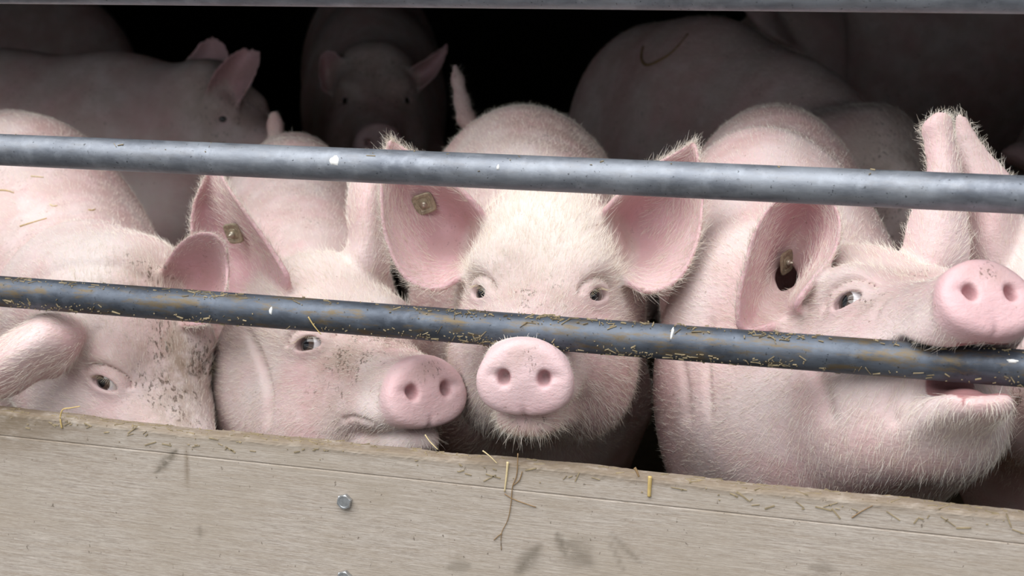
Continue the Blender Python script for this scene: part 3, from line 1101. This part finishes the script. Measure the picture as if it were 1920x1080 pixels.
        ln = np.where(Lp[:, 1] > -0.22, 0.0095, 0.0080)
        fore = np.exp(-((Lp[:, 1] + 0.07) / 0.06) ** 2) * (Lp[:, 2] > 0.0)
        ln = ln + 0.006 * fore
        ln = np.where(ise, 0.0115, ln)
        ln = np.where((Lp[:, 1] > 0.03) & (Lp[:, 2] > -0.09), 0.0055, ln)
        ln = np.where((Lp[:, 1] > 0.0) & (Lp[:, 2] < -0.12), 0.013, ln)
        ln = ln * rng.uniform(0.5, 1.5, hair) * hair_len
        lift = np.where(ise, 0.35, 0.30) + rng.normal(size=hair) * 0.12
        K = 4
        tt = np.linspace(0, 1, K)
        cv = P[:, None, :] + ln[:, None, None] * (tt[None, :, None] * flow[:, None, :] + (lift[:, None] * (tt - 0.45 * tt ** 2)[None, :])[..., None] * N[:, None, :])
        add_curves('bristles', cv - base, 0.00017, M['hair'], o, stuff=True)
        # longer fringe on the rims of the ears
        cv = []
        for e in ear_data:
            G = e[2]
            root = G[5].mean(0)
            nv, nu = G.shape[:2]
            for i in range(420):
                vv = rng.uniform(0.25, 1.0); side = rng.integers(0, 2)
                gi = vv * (nv - 1.001); i0 = int(gi); fr = gi - i0
                j = 0 if side == 0 else nu - 1
                p = G[i0, j] * (1 - fr) + G[i0 + 1, j] * fr
                jn = 2 if side == 0 else nu - 3
                pin = G[i0, jn] * (1 - fr) + G[i0 + 1, jn] * fr
                if vv > 0.97:
                    p = G[-1, rng.integers(0, nu)]; pin = G[-4, nu // 2]
                dr = p - pin; dr /= np.linalg.norm(dr) + 1e-9
                ax_ = G[-1].mean(0) - root; ax_ /= np.linalg.norm(ax_)
                dr = dr + 0.7 * ax_ + rng.normal(size=3) * 0.35
                dr /= np.linalg.norm(dr)
                ll = rng.uniform(0.006, 0.017)
                cv.append([p - dr * 0.002 + rng.normal(size=3) * 0.0012 + dr * ll * k / 3 for k in range(4)])
        if cv:
            add_curves('ear_fringe', np.array(cv) - base, 0.00016, M['hair'], o, stuff=True)
    # --- ear tags
    for (tx, ty, td, nrm, size, spin) in tags:
        dd_ = Pw - CAM
        zz_ = dd_ @ FWD
        near_ = np.nonzero(np.hypot(960 + FPX * (dd_ @ RIGHT) / zz_ - tx, 540 - FPX * (dd_ @ UPV) / zz_ - ty) < 7)[0]
        i_ = near_[np.argmin(zz_[near_])]
        ring_ = np.linalg.norm(Pw - Pw[i_], axis=1) < 0.012
        ring_ &= vn @ vn[i_] > 0.3
        sn_ = vn[ring_].mean(0); sn_ /= np.linalg.norm(sn_)
        ear_tag(o, base, W(tx, ty, zz_[i_]) + sn_ * 0.0058, sn_ * 0.8 + np.array(nrm, float) * 0.35, size, spin)
    return o


def add_curves(name, pts, radius, mat, parent, stuff=False):
    n, k = pts.shape[:2]
    cu = bpy.data.hair_curves.new(name)
    cu.add_curves([k] * n)
    cu.attributes['position'].data.foreach_set('vector', np.ascontiguousarray(pts, np.float32).ravel())
    ra = cu.attributes.get('radius') or cu.attributes.new('radius', 'FLOAT', 'POINT')
    prof = np.tile(np.linspace(1.0, 0.25, k) * radius, n).astype(np.float32)
    ra.data.foreach_set('value', prof)
    cu.materials.append(mat)
    o = bpy.data.objects.new(name, cu)
    col.objects.link(o)
    o.parent = parent
    if stuff:
        o['kind'] = 'stuff'
    return o


def ear_tag(parent, base, pos, nrm, size, spin):
    nrm = nrm / np.linalg.norm(nrm)
    bm = bmesh.new()
    # square plate with rounded corners, slightly dished
    ring = []
    for k in range(24):
        a = 2 * math.pi * k / 24
        c, s = math.cos(a), math.sin(a)
        r = size / (abs(c) ** 5 + abs(s) ** 5) ** 0.2
        ring.append((r * c, r * s))
    layers = [(1.0, -0.0012), (1.0, 0.0008), (0.90, 0.0016), (0.66, 0.0010), (0.60, 0.0004), (0.46, 0.0004), (0.42, 0.0014), (0.30, 0.0016)]
    prev = None
    for f, h in layers:
        cur = [bm.verts.new((x * f, y * f, h)) for x, y in ring]
        if prev:
            for k in range(24):
                bm.faces.new((prev[k], prev[(k + 1) % 24], cur[(k + 1) % 24], cur[k]))
        else:
            bm.faces.new(cur[::-1])
        prev = cur
    bm.faces.new(prev)
    me = bpy.data.meshes.new('ear_tag'); bm.to_mesh(me); bm.free()
    t = link('ear_tag', me, M['tag'], parent)
    t.location = tuple(pos - base)
    t.rotation_euler = (Vector(nrm).to_track_quat('Z', 'Y') @ Matrix.Rotation(spin, 3, 'Z').to_quaternion()).to_euler()
    t['label'] = 'dirty square metal ear tag'
    V, Fc = [], []
    prof = [(0.0042, 0.0008), (0.0042, 0.0040), (0.0034, 0.0052), (0.0022, 0.0054), (0.0020, 0.0088), (0.0012, 0.0096)]
    for r, h in prof:
        for k in range(16):
            a = 2 * math.pi * k / 16
            V.append((r * math.cos(a), r * math.sin(a), h))
    for i in range(len(prof) - 1):
        for k in range(16):
            Fc.append((i * 16 + k, i * 16 + (k + 1) % 16, (i + 1) * 16 + (k + 1) % 16, (i + 1) * 16 + k))
    Fc.append(tuple((len(prof) - 1) * 16 + k for k in range(16)))
    link('stud', mesh_from('stud', V, Fc), M['stud'], t)
    return t


def ear(sgn, rows, depths):
    """rows of three picture places; depths = (edge, middle, edge) per row"""
    return (sgn, [[(p[0], p[1], dd) for p, dd in zip(r, dp)] for r, dp in zip(rows, depths)])


TC = -FWD
FRONT = 'pigs pressed against the rails'
REAR = 'pigs standing in the dark of the barn'

# centre pig, facing the rails
e3 = [((905, 400), (885, 450), (868, 520)), ((872, 362), (838, 425), (815, 545)), ((838, 330), (795, 395), (757, 518)),
      ((805, 305), (760, 360), (722, 445)), ((770, 284), (738, 318), (714, 360)), ((742, 268), (732, 275), (722, 292)), ((733, 262), (730, 263), (727, 268))]
d3 = [(2.235, 2.305, 2.225), (2.225, 2.330, 2.215), (2.23, 2.325, 2.21), (2.24, 2.310, 2.22), (2.25, 2.28, 2.235), (2.26, 2.265, 2.25), (2.26, 2.262, 2.258)]
mir = lambda rows: [tuple((2032 - x, y + 4) for x, y in r) for r in rows]
pig_centre = make_pig('pig', 'pale pig facing straight out with both ears spread and snout under the dark rail', FRONT,
         (1011, 551, 2.177, -6.0, 1.0, 0.1),
         [(980, 196, 2.98, 0.162, 0.22), (982, 212, 2.80, 0.178, 0.25), (988, 275, 2.64, 0.176, 0.26), (995, 345, 2.51, 0.155, 0.25)],
         [ear(1, e3, d3), ear(-1, mir(e3), [tuple(x - 0.012 for x in r) for r in d3])],
         True, dent=1, eye_scale=1.1, hair_len=1.3, creases=[([(1178, 590), (1190, 680), (1185, 780)], 9, 0.006, 2.5)], ear_pit_shade=[(854, 420, 2.275, -0.034), (1178, 425, 2.262, -0.034)], hair=60000, white=1.0, gaze=(23, 0),
         tail=[(925, 300, 3.06, 0.016), (874, 222, 3.11, 0.016), (866, 190, 3.12, 0.0135), (858, 150, 3.13, 0.011), (853, 122, 3.13, 0.005)],
         mud=[((0.045, 0.0, 0.02), (0.03, 0.03, 0.03), 0.9), ((0.0, 0.05, 0.01), (0.05, 0.05, 0.03), 0.55), ((0.0, -0.13, 0.14), (0.07, 0.05, 0.04), 0.5), ((0.0, 0.16, -0.14), (0.05, 0.05, 0.03), 0.6), ((0, -0.6, 0.1), (0.2, 0.4, 0.2), 0.45), ((0.08, 0.05, -0.10), (0.05, 0.09, 0.06), 0.34), ((-0.08, 0.05, -0.10), (0.05, 0.09, 0.06), 0.34)],  # the last two entries only brown the cheeks a little
         tags=[(797, 378, 2.262, TC + 0.25 * RIGHT - 0.1 * UPV, 0.0148, 0.35)])

# second pig, turned to the right
pig_turned = make_pig('pig', 'pig with mud-flecked cheek and tagged upright ear, snout turned towards the centre pig', FRONT,
         (670, 640, 2.302, 31.0, 12.0, 1.5),
         [(548, 246, 3.06, 0.128, 0.20), (548, 270, 2.90, 0.150, 0.24), (560, 370, 2.74, 0.152, 0.25), (592, 440, 2.63, 0.122, 0.23)],
         [ear(1, [((540, 520), (490, 560), (430, 580)), ((508, 465), (455, 490), (388, 520)), ((470, 410), (420, 440), (360, 452)), ((436, 362), (400, 385), (362, 388)), ((417, 328), (400, 340), (380, 342)), ((407, 305), (400, 306), (393, 310))],
              [(2.29, 2.37, 2.37), (2.29, 2.415, 2.38), (2.295, 2.425, 2.39), (2.305, 2.41, 2.39), (2.33, 2.38, 2.375), (2.36, 2.365, 2.365)]),
          ear(-1, [((640, 510), (680, 505), (728, 505)), ((655, 445), (690, 440), (726, 435)), ((652, 385), (690, 375), (724, 375)), ((660, 330), (692, 325), (722, 325)), ((682, 295), (692, 290), (705, 292))],
              [(2.40, 2.37, 2.40), (2.41, 2.375, 2.42), (2.42, 2.38, 2.43), (2.43, 2.40, 2.43), (2.43, 2.42, 2.43)])],
         True, creases=[([(462, 615), (490, 680), (503, 740), (500, 800)], 7, 0.009, 2.5), ([(640, 790), (660, 783), (700, 795)], 5, 0.004, 2.3), ([(545, 640), (560, 622), (590, 618), (608, 632)], 3, 0.002, 2.35)], avoid=[pig_centre], hair=38000, white=0.5, eye_scale=1.28, gaze=(-15, 0),
         tail=[(530, 330, 3.12, 0.015), (518, 268, 3.17, 0.0155), (516, 235, 3.18, 0.0140), (515, 218, 3.18, 0.0105)],
         mud=[((0.055, 0.075, -0.02), (0.04, 0.085, 0.035), 0.8), ((0.06, 0.04, -0.07), (0.035, 0.06, 0.06), 0.6), ((0.0, 0.08, 0.0), (0.05, 0.09, 0.03), 0.85), ((0.05, 0.08, -0.12), (0.03, 0.05, 0.03), 0.6)],
         tags=[(444, 434, 2.380, TC + 0.4 * RIGHT, 0.0150, 0.2)])

# left pig, head hanging behind the board
make_pig('pig', 'pig with straw on its back, muddy lowered forehead and snout hidden behind the board', FRONT,
         (288, 698, 2.365, 38.0, -26.0, 2.0),
         [(15, 205, 3.04, 0.175, 0.24), (40, 228, 2.90, 0.190, 0.26), (75, 290, 2.78, 0.190, 0.26), (125, 375, 2.68, 0.160, 0.22)],
         [ear(-1, [((292, 540), (325, 575), (330, 610)), ((318, 480), (350, 550), (362, 612)), ((355, 443), (385, 525), (392, 605)), ((395, 437), (412, 505), (415, 580)), ((420, 455), (422, 500), (424, 545)), ((426, 478), (427, 500), (427, 520))],
              [(2.38, 2.43, 2.37), (2.33, 2.39, 2.33), (2.29, 2.355, 2.29), (2.27, 2.33, 2.27), (2.26, 2.30, 2.26), (2.265, 2.275, 2.262)]),
          ear(1, [((112, 592), (140, 640), (112, 700)), ((75, 592), (85, 642), (72, 712)), ((28, 618), (35, 662), (22, 742)), ((-20, 650), (-15, 690), (-22, 745)), ((-55, 690), (-50, 705), (-52, 735))],
              [(2.30, 2.27, 2.32), (2.28, 2.235, 2.30), (2.28, 2.23, 2.30), (2.29, 2.25, 2.30), (2.29, 2.28, 2.295)])],
         True, creases=[([(20, 560), (110, 505), (220, 500), (300, 540)], 12, 0.005, 2.6), ([(190, 610), (165, 650), (150, 690)], 8, 0.004, 2.45), ([(372, 655), (384, 680), (380, 705)], 4, 0.004, 2.5)], ear_pit_shade=[(395, 515, 2.35, -0.032)], avoid=[pig_turned], hair=34000, white=0.4, gaze=(-15, 0), scale=1.04, eye_scale=1.2,
         mud=[((-0.02, 0.02, 0.03), (0.07, 0.10, 0.06), 1.0), ((0.0, -0.07, 0.1), (0.07, 0.05, 0.05), 0.6), ((0.0, 0.1, 0.0), (0.06, 0.07, 0.05), 0.8)])

# right pig, biting the rail
make_pig('pig', 'pig with open mouth biting the dark rail, snout raised over it', FRONT,
         (1694, 577, 2.035, 15.0, 34.0, 4.0),
         [(1455, 192, 2.80, 0.150, 0.22), (1455, 212, 2.68, 0.160, 0.25), (1465, 275, 2.55, 0.160, 0.27), (1520, 360, 2.42, 0.145, 0.25)],
         [ear(1, [((1395, 622), (1455, 595), (1495, 575)), ((1383, 570), (1465, 545), (1528, 522)), ((1397, 500), (1482, 480), (1562, 482)), ((1412, 440), (1500, 425), (1577, 430)), ((1442, 388), (1508, 380), (1566, 384)), ((1480, 358), (1510, 352), (1535, 356))],
              [(2.08, 2.15, 2.05), (2.07, 2.205, 2.05), (2.075, 2.215, 2.06), (2.09, 2.205, 2.075), (2.11, 2.175, 2.095), (2.12, 2.13, 2.11)]),
          ear(-1, [((1690, 500), (1750, 490), (1812, 495)), ((1706, 410), (1765, 405), (1811, 415)), ((1737, 330), (1772, 325), (1800, 325)), ((1733, 270), (1765, 262), (1788, 262)), ((1728, 240), (1755, 225), (1785, 228)), ((1755, 214), (1765, 211), (1778, 214))],
              [(2.16, 2.13, 2.15), (2.17, 2.14, 2.16), (2.18, 2.16, 2.18), (2.19, 2.175, 2.19), (2.19, 2.18, 2.19), (2.19, 2.187, 2.19)])],
         True, creases=[([(1335, 590), (1326, 680), (1330, 790)], 7, 0.005, 2.4), ([(1268, 640), (1285, 720), (1290, 800)], 8, 0.004, 2.4), ([(1500, 640), (1540, 720), (1560, 800)], 14, 0.005, 2.4), ([(1635, 600), (1660, 560), (1700, 540)], 6, 0.003, 2.15), ([(1690, 720), (1672, 760), (1680, 800)], 10, 0.004, 2.15)], avoid=[pig_centre], bowls=[(1492, 465, 2.13, 0.048), (1455, 532, 2.11, 0.030)], dent=2, jaw=13.0, hair=40000, white=0.35, eye_scale=1.25, gaze=(-15, 0), pinkbase=0.12,
         extra=[(1405, 500, 2.46, (0.125, 0.14, 0.19)), (1409, 725, 2.295, (0.132, 0.14, 0.225)), (1560, 800, 2.17, (0.15, 0.11, 0.12)), (1742, 815, 1.985, (0.066, 0.055, 0.050))],
         mud=[((0.06, 0.04, -0.02), (0.03, 0.04, 0.03), 0.5), ((0.0, 0.02, 0.04), (0.06, 0.05, 0.03), 0.4)],
         ear_pit_shade=[(1469, 550, 2.225, 0.034)], tags=[(1468, 490, 2.125, TC * 0.5 + RIGHT * 0.8, 0.0150, 0.2)])

# pig at the jamb, half out of the picture
make_pig('pig', 'pale pig squeezed beside the rail-biting pig, its pointed ear up', FRONT,
         (2035, 600, 2.13, -6.0, 2.0, 0.0),
         [(2160, 225, 2.85, 0.155, 0.24), (2140, 250, 2.70, 0.165, 0.26), (2075, 330, 2.50, 0.18, 0.27), (2060, 410, 2.36, 0.165, 0.25)],
         [ear(1, [((1930, 470), (1880, 520), (1850, 570)), ((1915, 410), (1860, 450), (1818, 500)), ((1905, 355), (1855, 390), (1815, 420)), ((1890, 325), (1840, 340), (1803, 340)), ((1845, 275), (1815, 275), (1790, 270)), ((1812, 222), (1802, 215), (1792, 215))],
              [(2.22, 2.19, 2.23), (2.22, 2.18, 2.23), (2.22, 2.185, 2.23), (2.225, 2.20, 2.23), (2.23, 2.22, 2.23), (2.23, 2.228, 2.23)])],
         True, hair=20000, white=0.4, hf=0.0032, hc=0.010,
         mud=[((0.08, 0.02, -0.08), (0.05, 0.05, 0.05), 0.9)])


def rear(label, head, spine, ears=(), **kw):
    kw.setdefault('hf', 0.006); kw.setdefault('hc', 0.013)
    return make_pig('pig', label, REAR, head, spine, list(ears), True, mud=[((0, 0, 0), (0.2, 0.2, 0.2), 0.5)], **kw)


# pig behind the biter, rump up
rear('pig seen from its rounded rump, a brown hooked scrawl on its hide', (1725, 360, 3.08, 48, -12, 0),
     [(1235, 42, 3.70, 0.17, 0.27), (1320, 40, 3.58, 0.19, 0.29), (1450, 108, 3.42, 0.185, 0.29), (1585, 212, 3.25, 0.16, 0.26)],
     [ear(1, [((1660, 330), (1680, 345), (1700, 350)), ((1655, 300), (1690, 310), (1722, 318)), ((1660, 278), (1700, 285), (1735, 300)), ((1690, 264), (1712, 264), (1730, 275))],
          [(3.10, 3.06, 3.10), (3.10, 3.05, 3.10), (3.10, 3.06, 3.10), (3.10, 3.09, 3.10)])], hair=12000)
# pig in profile on the left
rear('shaded pig standing in profile with two upright ears and dark flank', (450, 220, 3.64, 56, -6, 0),
     [(-190, 130, 3.86, 0.17, 0.25), (0, 102, 3.82, 0.185, 0.27), (220, 108, 3.76, 0.175, 0.27), (350, 135, 3.72, 0.15, 0.24)],
     [ear(1, [((385, 235), (410, 240), (430, 230)), ((382, 185), (415, 195), (452, 190)), ((398, 140), (435, 145), (478, 145)), ((430, 104), (460, 105), (490, 110)), ((455, 90), (470, 89), (487, 94))],
          [(3.60, 3.63, 3.60), (3.58, 3.63, 3.58), (3.57, 3.62, 3.57), (3.58, 3.61, 3.58), (3.59, 3.60, 3.59)]),
      ear(-1, [((350, 150), (390, 150), (425, 150)), ((352, 108), (390, 112), (430, 112)), ((375, 80), (400, 82), (425, 88)), ((388, 68), (398, 67), (408, 70))],
          [(3.72, 3.75, 3.72), (3.72, 3.75, 3.72), (3.72, 3.74, 3.72), (3.73, 3.735, 3.73)])], scale=0.84)
# pig facing out, deep in the barn
rear('dim pig facing out deep in the barn between the two tails', (705, 190, 4.05, 6, -4, 0),
     [(690, -60, 4.95, 0.17, 0.25), (692, -40, 4.75, 0.185, 0.27), (698, 10, 4.5, 0.185, 0.27), (700, 70, 4.3, 0.16, 0.25)],
     [ear(1, [((655, 140), (640, 155), (630, 180)), ((640, 110), (615, 140), (605, 170)), ((625, 95), (605, 120), (600, 145)), ((606, 95), (600, 105), (598, 118))],
          [(4.10, 4.14, 4.10), (4.09, 4.15, 4.08), (4.09, 4.13, 4.08), (4.10, 4.11, 4.10)]),
      ear(-1, [((750, 140), (765, 155), (775, 175)), ((785, 118), (800, 135), (805, 155)), ((815, 98), (825, 110), (825, 130)), ((840, 78), (842, 85), (840, 95))],
          [(4.10, 4.14, 4.10), (4.09, 4.14, 4.09), (4.09, 4.12, 4.09), (4.10, 4.11, 4.10)])])
# far left
rear('far pig, only its dark rump showing in the barn corner', (-330, 140, 5.0, -70, -5, 0),
     [(95, -20, 5.05, 0.18, 0.27), (20, -30, 5.05, 0.19, 0.28), (-120, -30, 5.05, 0.185, 0.28), (-200, -10, 5.05, 0.16, 0.25)])
# long pig across the back on the right
rear('long dark pig standing broadside behind the marked rump', (1395, 95, 4.28, -72, -8, 0),
     [(2150, -110, 4.45, 0.18, 0.30), (1960, -125, 4.45, 0.20, 0.32), (1700, -115, 4.42, 0.20, 0.32), (1560, -60, 4.40, 0.17, 0.28)],
     [ear(-1, [((1440, 60), (1465, 75), (1490, 70)), ((1405, 30), (1450, 70), (1505, 90)), ((1385, 0), (1440, 40), (1500, 95)), ((1400, -20), (1430, 0), (1460, 30))],
          [(4.22, 4.25, 4.22), (4.20, 4.16, 4.20), (4.20, 4.16, 4.20), (4.20, 4.18, 4.20)])])
# right edge
rear('dim pig beyond the pointed ear at the barn side', (2010, 330, 3.45, -20, -5, 0),
     [(2120, 60, 4.0, 0.17, 0.26), (2105, 75, 3.9, 0.185, 0.27), (2075, 130, 3.75, 0.18, 0.27), (2050, 190, 3.62, 0.16, 0.25)],
     [ear(1, [((1960, 300), (1945, 310), (1940, 330)), ((1940, 270), (1920, 290), (1910, 315)), ((1915, 265), (1895, 282), (1880, 305)), ((1890, 272), (1880, 282), (1872, 292))],
          [(3.46, 3.42, 3.46), (3.45, 3.41, 3.45), (3.45, 3.42, 3.45), (3.45, 3.44, 3.45)])])


# ------------------------------------------------------------------ straw
def straw(points, r, mat, label, cat='straw', taper=0.6, group=None):
    P = catmull(points, max(6, 4 * len(points))) if len(points) > 2 else np.array(points)
    V, Fc = tube(P, list(np.linspace(r, r * taper, len(P))), 6)
    b = np.array(P[0])
    o = link('straw_stalk', mesh_from('straw_stalk', np.array(V) - b, Fc), mat)
    o.location = tuple(b)
    return tag(o, label, cat, group)


def on_board(pts, lift=0.0014):
    return [WY(x, y, BF - lift) for x, y in pts]


straw(on_board([(116, 803), (113, 783), (118, 768), (132, 765), (150, 762)]), 0.0011, M['straw'], 'kinked yellow straw hooked over the board beside the dark stain')
straw(on_board([(797, 815), (806, 828), (821, 843)]), 0.0009, M['straw_pale'], 'short pale straw on the board edge below the turned snout')
straw(on_board([(905, 845), (918, 855), (932, 869)]), 0.0009, M['straw_pale'], 'slanting pale straw on the board under the centre snout')
straw(on_board([(952, 866), (950, 890), (946, 922)]), 0.0016, M['straw_pale'], 'flat leaf of straw hanging beside the thin forked twig', taper=0.5)
tw = straw(on_board([(971, 850), (969, 890), (961, 912), (958, 945), (952, 975), (940, 1001), (940, 1032)]), 0.0007, M['straw_brown'], 'long thin forked brown twig hanging down the board')
for pts in ([(941, 1000), (933, 1006), (926, 1013)], [(962, 910), (974, 900), (979, 884)], [(946, 926), (965, 937), (1005, 951)]):
    P = catmull(on_board(pts), 8)
    V, Fc = tube(P, [0.0006] * len(P), 6)
    link('side_shoot', mesh_from('side_shoot', np.array(V) - np.array(tw.location), Fc), M['straw_brown'], tw)
straw(on_board([(1190, 877), (1194, 884), (1198, 894)]), 0.0018, M['straw_brown'], 'small brown husk on the board next to the yellow stub')
straw(on_board([(1219, 893), (1218, 912), (1217, 931)]), 0.0026, M['straw'], 'thick yellow straw stub stuck upright on the board', taper=0.8)
straw(on_board([(1597, 971), (1615, 959), (1636, 948)]), 0.0008, M['straw_brown'], 'thin slanting straw on the board under the biting pig')
pr = [WY(578, 594, -RR - 0.004), WY(588, 610, -RR - 0.003), WY(602, 627, -RR - 0.002)]
straw(pr, 0.0009, M['straw'], 'loose straw poking from the dark rail above a pig eye')

bpy.context.view_layer.update()


def on_hide(o, pts, lift):
    out = []
    for x, y in pts:
        dr = W(x, y, 1.0) - CAM
        ok, hit, nrm, _ = o.ray_cast(Vector(CAM - np.array(o.location)), Vector(dr).normalized())
        if ok:
            out.append(np.array(hit) + np.array(o.location) + np.array(nrm) * lift)
    return out


BITS = ['longest slanting straw on the back of the pig with lowered head', 'short pale straw just under the pale rail on the lowered pig back',
        'yellow straw running off towards the flank of the lowered pig', 'tiny pale straw crumb midway up the lowered pig back', 'small yellow straw near the spine ridge of the lowered pig']
pigs = [o for o in bpy.data.objects if o.get('category') == 'pig']
p_left = next(o for o in pigs if 'straw on its back' in o['label'])
p_rump = next(o for o in pigs if 'scrawl' in o['label'])
for k, pts in enumerate(([(38, 425), (60, 418), (88, 410)], [(58, 331), (70, 332), (82, 333)], [(0, 357), (14, 358), (26, 362)], [(94, 384), (100, 387), (108, 386)], [(165, 394), (172, 395), (178, 393)])):
    P = on_hide(p_left, pts, 0.001)
    if len(P) > 1:
        straw(P, 0.0011, M['straw' if k % 2 == 0 else 'straw_pale'], BITS[k], group='straw bits on the back of the pig')
P = on_hide(p_rump, [(1206, 88), (1203, 105), (1206, 118), (1216, 122), (1232, 116), (1254, 103), (1272, 86), (1290, 64)], 0.0006)
if len(P) > 3:
    P = catmull(P, 30)
    V, Fc = tube(P, [0.0035 * (0.5 + 0.5 * math.sin(math.pi * min(1, 0.15 + k / 30))) for k in range(30)], 6)
    b = np.array(p_rump.location)
    st_ = link('mud_streak', mesh_from('mud_streak', np.array(V) - b, Fc), M['straw_brown'], p_rump)
    st_['label'] = 'brown hooked smear'
